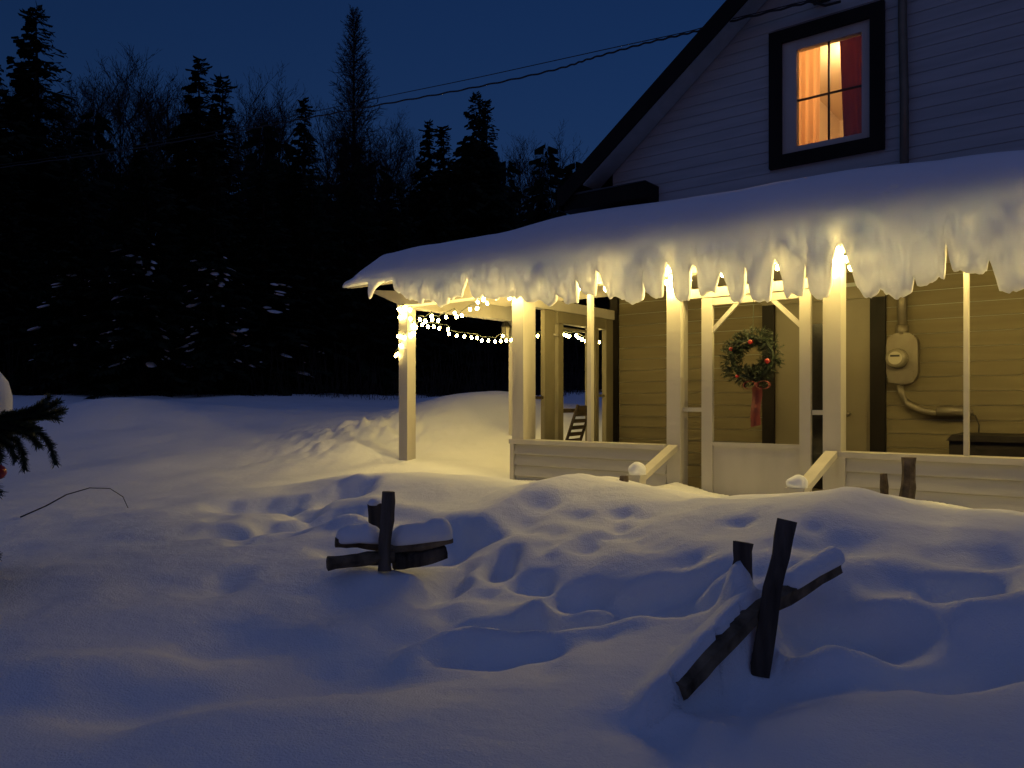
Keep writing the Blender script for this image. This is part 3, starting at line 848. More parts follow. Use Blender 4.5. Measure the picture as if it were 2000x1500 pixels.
wrap = [(-.09, -.02, 1.06), (-.05, -.09, 1.08), (.0, -.09, 1.05), (.05, -.09, 1.09), (.085, -.03, 1.07), (-.03, -.09, .99), (.03, -.095, 1.0), (.08, -.02, .97), (.085, .03, .90), (-.055, -.09, .77), (.03, -.09, .75), (.085, -.02, .77), (.09, .03, .80), (-.02, -.09, .655), (-.10, -.06, .565), (-.085, -.10, .54)]
light_string('bulbs wrapped around the top of the porch corner post', wrap, seed=7, bulb=WRAP)

# ------------------------------------------------------------------ porch things
def sprig(b, base, dirv, L, n, nl, nw, r, tip=True):
    """a twig with needles: thin blades set round its axis"""
    d = Vector(dirv).normalized(); base = Vector(base)
    ref = Vector((0, 0, 1)) if abs(d.z) < .9 else Vector((1, 0, 0))
    a = d.cross(ref).normalized(); c = a.cross(d)
    for i in range(n):
        t = (i + r.random()) / n
        an = r.uniform(0, 2 * math.pi)
        o = a * math.cos(an) + c * math.sin(an)
        q = base + d * (L * t)
        e = q + (o * .8 + d * .75).normalized() * nl * r.uniform(.7, 1.15)
        w = d.cross(o).normalized() * nw
        b.quad(q - w, q + w, e + w * .35, e - w * .35)

wr = thing('wreath', 'evergreen wreath with red baubles and long red ribbon on screen door', 'wreath', house=True)
wc_s, wc_h = SP(1468, 698, -.09)
b = MB(); r = random.Random(11)
RW, TW = .168, .056
for i in range(430):
    an = r.uniform(0, 2 * math.pi); th = r.uniform(0, 2 * math.pi)
    if r.random() < .35 * max(0, math.sin(an * 2 + .6)): continue
    rr = RW * (1 + .09 * math.sin(2 * an + .5) + .06 * math.sin(5 * an + 1)) + TW * .5 * math.cos(th)
    bx = (wc_s + rr * math.cos(an), -.09 + TW * .4 * math.sin(th), wc_h + ZC + rr * math.sin(an))
    out = Vector((math.cos(an) * math.cos(th), math.sin(th) * .8 - .2, math.sin(an) * math.cos(th))) + Vector((-math.sin(an), 0, math.cos(an))) * r.uniform(-.9, .9)
    sprig(b, bx, out, r.uniform(.045, .08), 16, .026, .0036, r)
b.build('foliage', 'wreath_needles', wr, fix=False)
MB().tube([(wc_s + RW * math.cos(t * math.pi / 12), -.085, wc_h + ZC + RW * math.sin(t * math.pi / 12)) for t in range(25)], .02, 6).build('ring', 'wreath_needles', wr)
for (px, py, rad) in ((1466, 668, .020), (1499, 705, .022), (1428, 682, .017), (1440, 735, .015)):
    a, h_ = SP(px, py, -.16)
    MB().lathe([(rad * math.sin(t), -rad * math.cos(t)) for t in (.15, .5, .9, 1.3, 1.57, 1.9, 2.3, 2.7, 3.0)], a, -.165, h_ + ZC, 12).build('bauble', 'red_glass', wr, True)
bs, bh = SP(1478, 752, -.17)
bz = bh + ZC
for sg in (-1, 1):
    lp = MB()
    n = 10
    for i in range(n + 1):
        t = i / n * 2 * math.pi
        x = bs + sg * (.055 - .055 * math.cos(t)); z = bz + .035 * math.sin(t) * (1 if True else 1)
        for y in (-.195, -.15): lp.v.append((x, y + .01 * math.sin(t), z))
    for i in range(n): lp.f.append((2 * i, 2 * i + 1, 2 * i + 3, 2 * i + 2))
    o = lp.build('bow_loop', 'red_cloth', wr, True); so = o.modifiers.new('t', 'SOLIDIFY'); so.thickness = .004
MB().lathe([(.004, -.02), (.018, -.014), (.022, 0), (.018, .014), (.004, .02)], bs, -.175, bz, 10).build('bow_knot', 'red_cloth', wr, True)
def ribbon(x0, x1, zlo, w, y):
    rb = MB(); n = 14
    for i in range(n + 1):
        t = i / n
        x = x0 + (x1 - x0) * t; z = bz - .01 + (zlo - bz) * t; yy = y + .012 * math.sin(t * 7)
        rb.v += [(x - w, yy, z + .0), (x + w, yy + .008 * math.sin(t * 9), z + (.0 if i < n else .02))]
    for i in range(n): rb.f.append((2 * i, 2 * i + 1, 2 * i + 3, 2 * i + 2))
    o = rb.build('ribbon', 'red_cloth', wr, True); so = o.modifiers.new('t', 'SOLIDIFY'); so.thickness = .003
ribbon(bs, SP(1476, 832, -.16)[0], SP(1476, 832, -.16)[1] + ZC, .040, -.165)
MB().tube([(wc_s, -.085, wc_h + RW + ZC), (wc_s, -.06, .60 + ZC), (wc_s, -.042, .84 + ZC)], .0025, 5).build('hanging_wire', 'green_cord', wr)

# electric meter on the house wall
ms, mh = SP(1765, 700, PW)
mt = thing('electric_meter', 'grey electric meter box with round dial on porch wall', 'meter', house=True)
def rbox(s0, s1, p0, p1, h0, h1, cr, name, mat, par):
    poly = []
    for cx, cz, a0 in ((s1 - cr, h1 - cr, 0), (s0 + cr, h1 - cr, 90), (s0 + cr, h0 + cr, 180), (s1 - cr, h0 + cr, 270)):
        for k in range(5):
            an = math.radians(a0 + 90 * k / 4); poly.append((cx + cr * math.cos(an), cz + cr * math.sin(an) + ZC))
    return MB().prism(poly, p0, p1).build(name, mat, par)
bx = rbox(ms - .13, ms + .14, PW - .11, PW + .01, mh - .25, mh + .24, .115, 'meter_box', 'grey_metal', mt)
rbox(ms - .11, ms + .11, PW - .122, PW - .111, mh - .235, mh - .12, .02, 'cover_plate', 'grey_metal', bx)
dc_s, dc_h = SP(1752, 700, PW - .15)
mc = MB().lathe([(.095, .0), (.095, -.03), (.088, -.10), (.075, -.115), (.01, -.12)], dc_s, PW - .11, dc_h + ZC, 20, 'y').build('meter_glass', 'meter_glass', mt, True)
MB().lathe([(.06, 0), (.06, -.004)], dc_s, PW - .232, dc_h + ZC, 20, 'y').build('dial', 'dial_face', mc)
MB().box(dc_s - .04, dc_s + .04, PW - .241, PW - .237, dc_h + .012 + ZC, dc_h + .03 + ZC).build('register', 'dark_metal', mc)
MB().tube([(ms, PW - .06, mh + .22 + ZC), (ms, PW - .06, 1.27 + ZC)], .042, 10).build('riser_pipe', 'grey_metal', mt, True)
MB().tube([(ms, PW - .06, mh + .22 + ZC), (ms, PW - .06, mh + .31 + ZC)], .055, 10).build('coupling', 'grey_metal', mt, True)
cd = [(1757, 752), (1760, 770), (1772, 787), (1795, 800), (1822, 806), (1860, 806), (1900, 806)]
MB().tube([(SP(a, c, PW - .06)[0], PW - .06, SP(a, c, PW - .06)[1] + ZC) for a, c in cd], [.034] * 4 + [.03] * 3, 10).build('bent_conduit', 'grey_metal', mt, True)
MB().tube([(SP(a, c, PW - .06)[0], PW - .06, SP(a, c, PW - .06)[1] + ZC) for a, c in ((1830, 803), (1884, 803))], .05, 10).build('junction_sleeve', 'grey_metal', mt, True)
MB().tube([(SP(a, c, PW - .05)[0], PW - .05, SP(a, c, PW - .05)[1] + ZC) for a, c in ((1885, 806), (1905, 812), (1912, 830), (1912, 850))], .007, 6).build('thin_cable', 'black_cable', mt, True)
mast = MB().tube([(ms + .015, PW - .05, 1.85 + ZC), (ms + .015, PW - .05, 2.9 + ZC), (ms + .0, PW - .05, 3.6 + ZC), (ms + .0, PW - .05, 5.2 + ZC)], .04, 10).build('service_mast', 'grey_metal', None, True)
mast.matrix_world = HOUSE_M; tag(mast, 'vertical grey service pipe on gable right of lit window', 'pipe')

bxo = thing('storage_box', 'dark lidded storage box behind right half wall of porch', 'box', house=True)
MB().prism([(5.42, FLOOR + ZC), (7.0, FLOOR + ZC), (7.0, -.33 + ZC), (5.42, -.33 + ZC)], 1.08, 1.66).build('body', 'box_plastic', bxo)
MB().prism([(5.40, -.328 + ZC), (7.02, -.328 + ZC), (7.02, -.28 + ZC), (5.44, -.275 + ZC)], 1.05, 1.69).build('lid', 'box_plastic', bxo)

# slatted folding chair on the landing
cx, cy, _ = H2W(1.93, .50, 0)
chr_ = thing('folding_chair', 'dark slatted folding chair inside porch behind left half wall', 'chair', loc=(cx, cy, FLOOR + ZC + .01), rz=math.radians(62))
for sx in (-.19, .19):
    MB().tube([(sx, .20, 0), (sx, -.02, .55), (sx, -.20, 1.07)], .016, 6).build('leg', 'chair_wood', chr_)
    MB().tube([(sx * .9, -.26, 0), (sx * .9, .20, .44)], .016, 6).build('leg', 'chair_wood', chr_)
for k in range(7):
    z = .60 + k * .07; y = -.02 - (z - .55) / .52 * .18
    MB().box(-.185, .185, y - .008, y + .008, z, z + .04).build('back_slat', 'chair_wood', chr_)
for k in range(6):
    y = -.06 + k * .055
    MB().box(-.185, .185, y, y + .04, .44, .455).build('seat_slat', 'chair_wood', chr_)

# unlit lantern on the rear post
ls, lp_ = -.02, 1.88
ln = thing('wall_lantern', 'small dark unlit lantern hanging at far end of porch landing', 'lantern', house=True)
lz = .96 + ZC
MB().lathe([(.045, -.13), (.05, -.12), (.055, -.10)], ls, lp_, lz, 6).build('base', 'dark_metal', ln)
MB().lathe([(.05, -.10), (.065, .06)], ls, lp_, lz, 6).build('glass', 'meter_glass', ln)
MB().lathe([(.085, .06), (.05, .11), (.015, .15), (.008, .19)], ls, lp_, lz, 6).build('hood', 'dark_metal', ln)
for k in range(6):
    an = k * math.pi / 3
    MB().tube([(ls + .052 * math.cos(an), lp_ + .052 * math.sin(an), lz - .10), (ls + .067 * math.cos(an), lp_ + .067 * math.sin(an), lz + .06)], .005, 4).build('bar', 'dark_metal', ln)
MB().tube([(ls, lp_, lz + .19), (ls, lp_ + .04, lz + .24), (ls, 2.0, lz + .22)], .008, 6).build('bracket', 'dark_metal', ln)

# ------------------------------------------------------------------ service wires
a0 = Vector(H2W(*[SP(1604, 0, PW - .2)[0], PW - .12, SP(1604, 0, PW - .2)[1] + .05]))
def wire(name, label, px_pts, rad, twist, seed, n=160):
    # world polyline from the gable bracket to a far pole, hung through the measured rays
    P = [Vector(AT(a, b, Y)) for a, b, Y in px_pts]
    r = random.Random(seed)
    out = []
    for i in range(n + 1):
        t = i / n * (len(P) - 1); k = min(int(t), len(P) - 2); f = t - k
        p0, p1, p2, p3 = P[max(k - 1, 0)], P[k], P[k + 1], P[min(k + 2, len(P) - 1)]
        q = .5 * ((2 * p1) + (-p0 + p2) * f + (2 * p0 - 5 * p1 + 4 * p2 - p3) * f * f + (-p0 + 3 * p1 - 3 * p2 + p3) * f ** 3)
        out.append(q + Vector((0, 0, twist * math.sin(i * 1.1))))
    o = MB().tube(out, rad, 6).build(name, 'black_cable', None, True)
    return tag(o, label, 'wire', 'overhead wires to the house')
def span_depth(px): return 1.0 / (0.1316 - (1600 - px) * 4.85e-5)
wire('service_cable', 'thick twisted overhead cable sagging from gable to the trees', [(a, b, span_depth(a)) for a, b in ((1602, 0), (1577, 5), (1411, 46), (1360, 61), (1259, 85), (1158, 113), (1080, 137), (920, 172), (740, 205), (560, 238), (430, 262), (200, 300), (-60, 335), (-340, 370))], .0105, .006, 1, 320)
wire('overhead_wire', 'thin overhead wire above the twisted cable', [(a, b, span_depth(a)) for a, b in ((1604, -5), (1500, 20), (1411, 42), (1350, 60), (1259, 80), (1180, 97), (1080, 119), (920, 154), (750, 189), (560, 229), (430, 255), (200, 294), (-60, 330), (-340, 365))], .005, .0, 2, 200)
br = MB().box(SP(1590, 0, PW)[0], SP(1622, 0, PW)[0], PW - .12, PW + .0, SP(1600, 8, PW)[1] + ZC, SP(1600, -10, PW)[1] + ZC)
br.tube([(SP(1600, 0, PW)[0], PW - .1, SP(1600, 4, PW)[1] + ZC), (SP(1585, 10, PW)[0], PW - .16, SP(1585, 14, PW)[1] + ZC), (SP(1620, 10, PW)[0], PW - .14, SP(1620, 22, PW)[1] + ZC), (SP(1645, 10, PW)[0], PW - .06, SP(1645, 8, PW)[1] + ZC)], .012, 6)
bo = br.build('wire_bracket', 'dark_metal', None); bo.matrix_world = HOUSE_M
tag(bo, 'dark bracket with wire loop on gable above lit window', 'bracket')

# ------------------------------------------------------------------ split-rail fence
FK = 1.0
def log(name, parent, pts, rad, seed, sides=9, jit=.22, mat='old_wood', squash=.75, n=8):
    r = random.Random(seed); rad = rad * FK
    P = [Vector(p) for p in pts]
    seg = []
    R = []
    for i in range(n + 1):
        t = i / n * (len(P) - 1); k = min(int(t), len(P) - 2); f = t - k
        q = P[k].lerp(P[k + 1], f)
        seg.append(q + Vector((r.uniform(-1, 1), r.uniform(-1, 1), r.uniform(-1, 1))) * rad * .05)
        R.append(rad * (1 + .07 * math.sin(i * .9 + seed)) * r.uniform(.95, 1.05))
    return MB().tube(seg, R, sides, jit, r, True, squash).build(name, mat, parent)

def snow_ridge(name, label, pts, w, hgt, seed, taper=.12):
    """snow lying along a rail: flat below, domed above, lumpy"""
    r = random.Random(seed); P = [Vector(p) for p in pts]; w *= FK; hgt *= FK
    n = 46; m = 14; b = MB()
    for i in range(n + 1):
        t = i / n; tt = t * (len(P) - 1); k = min(int(tt), len(P) - 2)
        q = P[k].lerp(P[k + 1], tt - k)
        d = (P[-1] - P[0]); d.z = 0; d.normalize(); a = Vector((d.y, -d.x, 0))
        e = math.sqrt(max(0.0, 1 - (max(0, (taper - t) / taper)) ** 2)) * math.sqrt(max(0.0, 1 - (max(0, (t - 1 + taper) / taper)) ** 2))
        e = max(e, .02)
        ln_ = 1 + .25 * float(vnoise(seed + t * 4, 3.3)) + .05 * float(vnoise(seed + t * 9, 1.3))
        for j in range(m):
            an = 2 * math.pi * j / m
            cx_, cz_ = math.cos(an), math.sin(an)
            z = cz_ * hgt * ln_ * e if cz_ > 0 else cz_ * .018
            jx = 1.0
            b.v.append(tuple(q + a * (cx_ * w * e * jx * (1 + .1 * (ln_ - 1))) + Vector((0, 0, z))))
    for i in range(n):
        for j in range(m):
            j2 = (j + 1) % m
            b.f.append((i * m + j, i * m + j2, (i + 1) * m + j2, (i + 1) * m + j))
    b.f.append(tuple(range(m))); b.f.append(tuple(n * m + j for j in range(m)))
    o = b.build(name, 'cap_snow', None, True)
    return tag(o, label, 'snow', 'snow lying on the fence')

# nearest corner of the fence
fa = thing('split_rail_fence', 'nearest weathered split rail fence corner with tall leaning stake', 'fence', 'split rail fence pieces', loc=(1.0 * KA, 3.05 * KA, 0))
off = Vector((1.0 * KA, 3.05 * KA, 0)); FK = KA
L = lambda *a: Vector(ATA(*a)) - off
log('stake', fa, [L(1538, 1016, 3.05), L(1524, 1085, 3.04), L(1508, 1150, 3.02), L(1490, 1275, 3.0), L(1484, 1320, 2.99)], .041, 21, 7, .16, 'old_wood', .7)
log('stake', fa, [L(1451, 1058, 3.22), L(1449, 1130, 3.21), L(1447, 1230, 3.2)], .047, 22, 6, .14, 'old_wood', .6)
log('rail', fa, [L(1325, 1350, 2.66), L(1400, 1268, 2.83), L(1480, 1190, 3.06), L(1560, 1150, 3.24), L(1632, 1105, 3.42)], .038, 23, 9, .25, 'rail_wood', .9, 16)
snow_ridge('snow_ridge', 'snow sausage on nearest fence rail right of tall stake', [ATA(1525, 1152, 3.19), ATA(1580, 1118, 3.31), ATA(1638, 1088, 3.44)], .055, .065, 5)

# second corner further left
fb = thing('split_rail_fence', 'smaller fence corner with snow humps in the middle of the yard', 'fence', 'split rail fence pieces', loc=(-.72 * KB, 4.4 * KB, 0))
off = Vector((-.72 * KB, 4.4 * KB, 0)); FK = KB
L = lambda *a: Vector(ATB(*a)) - off
log('stake', fb, [L(759, 960, 4.33), L(757, 1010, 4.33), L(751, 1060, 4.32), L(750, 1115, 4.3)], .034, 31, 7, .16, 'old_wood', .8)
log('stake', fb, [L(733, 984, 4.52), L(733, 1050, 4.52)], .038, 32, 6, .14, 'old_wood', .5)
log('rail', fb, [L(655, 1060, 4.32), L(700, 1061, 4.36), L(770, 1072, 4.42)], .036, 33, 8, .22, 'rail_wood', .9)
log('rail', fb, [L(640, 1100, 4.22), L(700, 1092, 4.30), L(770, 1085, 4.36)], .042, 34, 8, .22, 'rail_wood', .9)
log('rail', fb, [L(745, 1072, 4.38), L(820, 1066, 4.46), L(880, 1052, 4.55)], .034, 35, 8, .22, 'rail_wood', .9)
log('rail', fb, [L(770, 1100, 4.40), L(830, 1090, 4.48), L(868, 1078, 4.55)], .050, 36, 8, .2, 'old_wood', 1.0)
snow_ridge('snow_ridge', 'sloping snow wedge on middle fence corner left of its stake', [ATB(655, 1056, 4.34), ATB(700, 1052, 4.38), ATB(750, 1056, 4.42)], .09, .10, 9, .4)
snow_ridge('snow_ridge', 'snow hump on middle fence corner right of its stake', [ATB(758, 1060, 4.42), ATB(800, 1056, 4.46), ATB(846, 1050, 4.50), ATB(884, 1046, 4.54)], .075, .10, 11, .22)
snow_ball('snow_hat', 'tiny snow cap on short stake of middle fence corner', 0, 0, 0, .028, .028, .025, 13, ATB(730, 983, 4.52))

# stakes showing behind the snow ridge by the porch
fc = thing('fence_stakes', 'pair of dark fence stakes in front of right half wall', 'fence', 'split rail fence pieces', loc=(2.4, 4.72, 0))
off = Vector((2.4, 4.72, 0)); FK = 1.0
L = lambda *a: Vector(AT(*a)) - off
log('stake', fc, [L(1776, 893, 4.72), L(1775, 950, 4.72), L(1766, 1040, 4.71)], .041, 41, 7, .18, 'rail_wood', .7)
log('stake', fc, [L(1725, 925, 4.80), L(1727, 960, 4.80), L(1728, 1040, 4.8)], .024, 42, 6, .25, 'rail_wood', .7)
fd = thing('fence_stakes', 'short dark fence stake stubs beside left newel post', 'fence', 'split rail fence pieces', loc=(.86, 5.85, 0))
off = Vector((.86, 5.85, 0))
log('stake', fd, [L(1219, 929, 5.75), L(1216, 960, 5.75), L(1212, 1000, 5.75)], .036, 43, 7, .18, 'rail_wood', .7)
log('stake', fd, [L(1184, 945, 5.85), L(1188, 990, 5.85)], .028, 44, 6, .2, 'rail_wood', .7)

# bent weed stem in the snow
st = []
for a, b, Y in ((40, 1010, 5.6), (90, 988, 5.6), (130, 966, 5.62), (175, 953, 5.65), (215, 954, 5.7), (240, 970, 5.72), (250, 992, 5.74)):
    st.append(AT(a, b, Y))
wd = MB().tube(st, [.005, .0045, .004, .0035, .003, .003, .002], 6, .2, random.Random(2)).build('bent_stem', 'twigs', None, True)
tag(wd, 'thin bent twig arching out of the snow at left', 'twig')

# ------------------------------------------------------------------ small decorated spruce at the left edge
nt_ = thing('small_spruce', 'small near spruce reaching in from the left edge with drooping boughs', 'tree', loc=(-2.53, 3.5, gz(-2.53, 3.5)))
off = Vector(nt_.location)
MB().tube([(0, 0, -.3), (0, 0, .4), (.01, 0, .80)], [.045, .035, .012], 8, .1).build('trunk', 'bark', nt_)
fo = MB(); stm = MB(); r = random.Random(19)
def bough(pts, dens, nl):
    P = [Vector(p) for p in pts]
    for i in range(len(P) - 1):
        d = P[i + 1] - P[i]
        sprig(fo, P[i], d, d.length, int(dens * 1.5 * d.length), nl * 1.15, .0028, r)
    stm.tube(P, [.008] + [.005] * (len(P) - 2) + [.003], 5)
top = Vector((0, 0, 0))
Lc = lambda a, b, Y: Vector(AT(a, b, Y)) - off
bough([Lc(-120, 850, 3.55), Lc(-20, 835, 3.5), Lc(50, 815, 3.45), Lc(90, 800, 3.42), Lc(112, 786, 3.40)], 1500, .028)
bough([Lc(40, 818, 3.46), Lc(75, 815, 3.42), Lc(122, 802, 3.38)], 1500, .026)
bough([Lc(30, 825, 3.46), Lc(75, 842, 3.4), Lc(98, 868, 3.38), Lc(108, 905, 3.37)], 1600, .026)
bough([Lc(-20, 838, 3.5), Lc(30, 860, 3.44), Lc(44, 885, 3.42), Lc(48, 915, 3.41)], 1700, .028)
bough([Lc(-60, 845, 3.5), Lc(0, 850, 3.5), Lc(30, 835, 3.48), Lc(62, 832, 3.45)], 1800, .03)
bough([Lc(-60, 850, 3.55), Lc(-10, 866, 3.52), Lc(2, 890, 3.5)], 1600, .028)
bough([Lc(-40, 830, 3.48), Lc(10, 812, 3.44), Lc(60, 806, 3.40), Lc(84, 790, 3.38)], 1700, .03)
bough([Lc(0, 838, 3.46), Lc(40, 842, 3.42), Lc(66, 856, 3.40), Lc(74, 868, 3.39)], 1700, .03)
bough([Lc(-40, 846, 3.46), Lc(-5, 858, 3.42), Lc(22, 874, 3.40), Lc(30, 896, 3.39)], 1700, .03)
bough([Lc(-30, 826, 3.46), Lc(10, 828, 3.40), Lc(44, 834, 3.36), Lc(66, 842, 3.35)], 1700, .03)
bough([Lc(20, 818, 3.48), Lc(48, 803, 3.5), Lc(70, 800, 3.5)], 1600, .028)
bough([Lc(50, 812, 3.45), Lc(80, 796, 3.44), Lc(96, 776, 3.44)], 1600, .026)
bough([Lc(60, 815, 3.44), Lc(92, 812, 3.4), Lc(112, 818, 3.4)], 1600, .026)
for k in range(130):
    zz = r.uniform(.12, .80); an = r.uniform(0, 2 * math.pi); Lb = (.95 - zz) * .50 + .08
    if math.cos(an) > -.1: Lb = min(Lb, .10 if zz < .52 else .17)
    e = Vector((math.cos(an) * Lb, math.sin(an) * Lb, zz - .10))
    mdl = Vector((math.cos(an) * Lb * .5, math.sin(an) * Lb * .5, zz + .01))
    bough([(0, 0, zz), mdl, e], 620, .034)
fo.build('crown', 'near_needles', nt_, fix=False); stm.build('boughs', 'bark', nt_)
snow_ball('snow_hat', 'tall snow cap on top of small spruce at left edge', 0, 0, 0, .19, .18, .25, 16, AT(-72, 806, 3.5))
bl_ = thing('ornament', 'round red ornament hanging from small spruce at left edge', 'ornament', loc=AT(-4, 922, 3.5))
MB().lathe([(.035 * math.sin(t), -.035 * math.cos(t)) for t in (.15, .5, .9, 1.3, 1.57, 1.9, 2.3, 2.7, 3.0)], 0, 0, 0, 14).build('ball', 'red_glass', bl_, True)
MB().tube([(0, 0, .033), (0, 0, .05), (0, 0, .10)], [.008, .006, .0015], 6).build('hook', 'grey_metal', bl_)

# ------------------------------------------------------------------ trees
def spruce_mesh(H, R, seed, dens=1.0, power=.85, droop=.25, shape='spruce'):
    r = np.random.RandomState(seed)
    Q = []
    nb = int(H * 30 * dens)
    for i in range(nb):
        u = (i + r.rand()) / nb
        z = H * (.05 + .95 * u ** .9)
        f = max(0.0, 1 - z / H)
        Lb = (R * f ** power + .05) * r.uniform(.60, 1.12)
        if r.rand() < .08: Lb *= 1.18
        an = r.uniform(0, 2 * math.pi)
        rise = .35 * (1 - f) - droop * f + r.uniform(-.08, .08)
        k = max(3, int(Lb * 6.5))
        ts = (np.arange(k) + r.rand(k)) / k
        ts = .12 + .88 * ts
        bx = np.cos(an) * Lb * ts; by = np.sin(an) * Lb * ts
        bz_ = z + Lb * (rise * ts - .22 * ts ** 2 + .10 * ts ** 3)
        for j in range(k):
            for sd in (-1, 1):
                wl_ = (.20 + .34 * (1 - ts[j])) * min(1, Lb * .75) * r.uniform(.6, 1.3) + .06
                a2 = an + sd * r.uniform(.35, 1.1)
                dx, dy = math.cos(a2) * wl_, math.sin(a2) * wl_
                dz = -wl_ * r.uniform(.05, .65)
                wl_ *= .28 + .72 * min(1.0, f * 5)
                w = (.030 + .05 * r.rand()) * (.45 + .55 * min(1.0, f * 5))
                px_, py_ = -math.sin(a2) * w, math.cos(a2) * w
                c0 = (bx[j], by[j], bz_[j])
                Q.append(((c0[0] - px_, c0[1] - py_, c0[2] - w), (c0[0] + px_, c0[1] + py_, c0[2] + w * .4), (c0[0] + dx + px_ * .3, c0[1] + dy + py_ * .3, c0[2] + dz), (c0[0] + dx - px_ * .3, c0[1] + dy - py_ * .3, c0[2] + dz - w * 1.2)))
    # leader
    for i in range(14):
        z = H * (1 - .045 * r.rand()); an = r.uniform(0, 6.28); l = .10 + (H - z) * .5
        Q.append(((0, 0, z), (.02, .02, z + .04), (math.cos(an) * l, math.sin(an) * l, z + .12), (math.cos(an) * l * .9, math.sin(an) * l * .9, z + .05)))
    V = np.array(Q).reshape(-1, 3); F = np.arange(len(V)).reshape(-1, 4)
    return np_mesh('crown', V, F, 'needles', False)

def snow_clumps(H, R, seed, n, zlo, zhi, sz):
    """snow lumps lying on the boughs"""
    r = random.Random(seed); b = MB()
    for _ in range(n):
        z = H * r.uniform(zlo, zhi); f = 1 - z / H
        Lb = R * f ** .95 * r.uniform(.40, .80)
        an = r.uniform(math.pi * .95, math.pi * 2.05)
        c = Vector((math.cos(an) * Lb, math.sin(an) * Lb, z - .16 * Lb))
        s_ = sz * r.uniform(.25, 1.0) ** 1.5; kx = r.uniform(.9, 1.6); ky = r.uniform(.5, 1.0); kz = r.uniform(.3, .6)
        base = len(b.v); m = 7
        for q, (rr, zz) in enumerate(((.55, -.6), (1.0, -.15), (.85, .35), (.4, .75))):
            for k in range(m):
                a2 = 2 * math.pi * k / m + q * .3
                x, y = math.cos(a2) * rr * s_ * kx * r.uniform(.8, 1.2), math.sin(a2) * rr * s_ * ky * r.uniform(.8, 1.2)
                ca, sa = math.cos(an), math.sin(an)
                b.v.append((c.x + x * ca - y * sa, c.y + x * sa + y * ca, c.z + zz * s_ * kz - .45 * x))
        for q in range(3):
            for k in range(m):
                k2 = (k + 1) % m
                b.f.append((base + q * m + k, base + q * m + k2, base + (q + 1) * m + k2, base + (q + 1) * m + k))
        b.f.append(tuple(base + 3 * m + k for k in range(m)))
    return b

def trunk_mesh(H, r0, seed):
    r = random.Random(seed)
    pts = [(r.uniform(-.03, .03) * H * .1 * (i / 8), r.uniform(-.03, .03) * H * .1 * (i / 8), -.5 + (H * .97 + .5) * i / 8) for i in range(9)]
    return MB().tube(pts, [r0 * (1 - .96 * i / 8) for i in range(9)], 7, .08, r).mesh('trunk', 'bark', True, True)

def bare_mesh(H, spread, seed, narrow=False):
    """leafless crown: forked limbs down to twigs"""
    r = random.Random(seed); b = MB()
    Q = []
    def blade(p, q, w):
        d = (q - p); a = d.cross(Vector((r.uniform(-1, 1), r.uniform(-1, 1), .3)))
        if a.length < 1e-6: return
        a = a.normalized() * w
        Q.append((tuple(p - a), tuple(p + a), tuple(q + a * .5), tuple(q - a * .5)))
    def grow(p, d, L, w, lev):
        n = 3
        q = p
        for i in range(n):
            d = (d + Vector((r.uniform(-1, 1), r.uniform(-1, 1), r.uniform(-.3, .7))) * .17).normalized()
            q2 = q + d * (L / n)
            if lev <= 1: b.tube([q, q2], [w * (1 - .2 * i), w * (.8 - .2 * i)], 4, cap=False)
            else: blade(q, q2, w); 
            if lev < 5:
                for _ in range(2 if lev < 4 else 2):
                    if r.random() < (.9 if lev < 4 else .97):
                        a = Vector((r.uniform(-1, 1), r.uniform(-1, 1), r.uniform(-.1, .9))).normalized()
                        nd = (d * .75 + a * .75).normalized()
                        grow(q2, nd, L * r.uniform(.45, .68), max(w * .5, .0055), lev + 1)
            q = q2
    if not narrow:
        k = 18
        for i in range(k):
            z = H * (.28 + .6 * i / k); an = r.uniform(0, 6.28)
            d = Vector((math.cos(an) * spread, math.sin(an) * spread, .9))
            grow(Vector((0, 0, z)), d.normalized(), H * .20 * (1.15 - .6 * i / k), .05 * (1.1 - .7 * i / k), 2)
        grow(Vector((0, 0, H * .80)), Vector((0, 0, 1)), H * .16, .03, 2)
    else:
        # larch: many fine side branches on a straight stem
        n = 760
        for i in range(n):
            u = i / n; z = H * (.16 + .83 * u); f = 1 - z / H
            Lb = (.25 + spread * f ** .75) * r.uniform(.55, 1.1); an = r.uniform(0, 6.28)
            p = Vector((0, 0, z)); q = p
            d = Vector((math.cos(an), math.sin(an), .30 + .9 * u + r.uniform(-.15, .15))).normalized()
            m = 4
            for j in range(m):
                d = (d + Vector((r.uniform(-1, 1), r.uniform(-1, 1), r.uniform(-.4, .8))) * .13).normalized()
                q2 = q + d * (Lb / m); blade(q, q2, .015 - .002 * j)
                for _ in range(4):
                    a = (d * .8 + Vector((r.uniform(-1, 1), r.uniform(-1, 1), r.uniform(-.7, .7))) * .8).normalized()
                    blade(q2, q2 + a * Lb * .26, .009)
                q = q2
    nv = len(b.v)
    for q in Q: b.quad(*q)
    return b.mesh('crown', 'twigs', False, False)

SP_M = [spruce_mesh(10, 2.4, 1, 1.0, .95), spruce_mesh(10, 1.85, 2, 1.0, 1.0, .35), spruce_mesh(10, 2.7, 3, 1.05, .85, .2), spruce_mesh(10, 1.45, 4, .9, 1.05, .35)]
SP_T = trunk_mesh(10, .16, 5)
BR_M = [bare_mesh(10, .55, 1), bare_mesh(10, .75, 2), bare_mesh(10, .45, 3)]
BR_T = trunk_mesh(9, .12, 6)
LA_M = bare_mesh(16, 2.6, 9, True); LA_T = trunk_mesh(16, .2, 8)
CL_M = [snow_clumps(10, 2.3, 3, 62, .12, .58, .22).mesh('snow', 'cap_snow', True, True), snow_clumps(10, 2.3, 4, 32, .10, .5, .20).mesh('snow', 'cap_snow', True, True)]

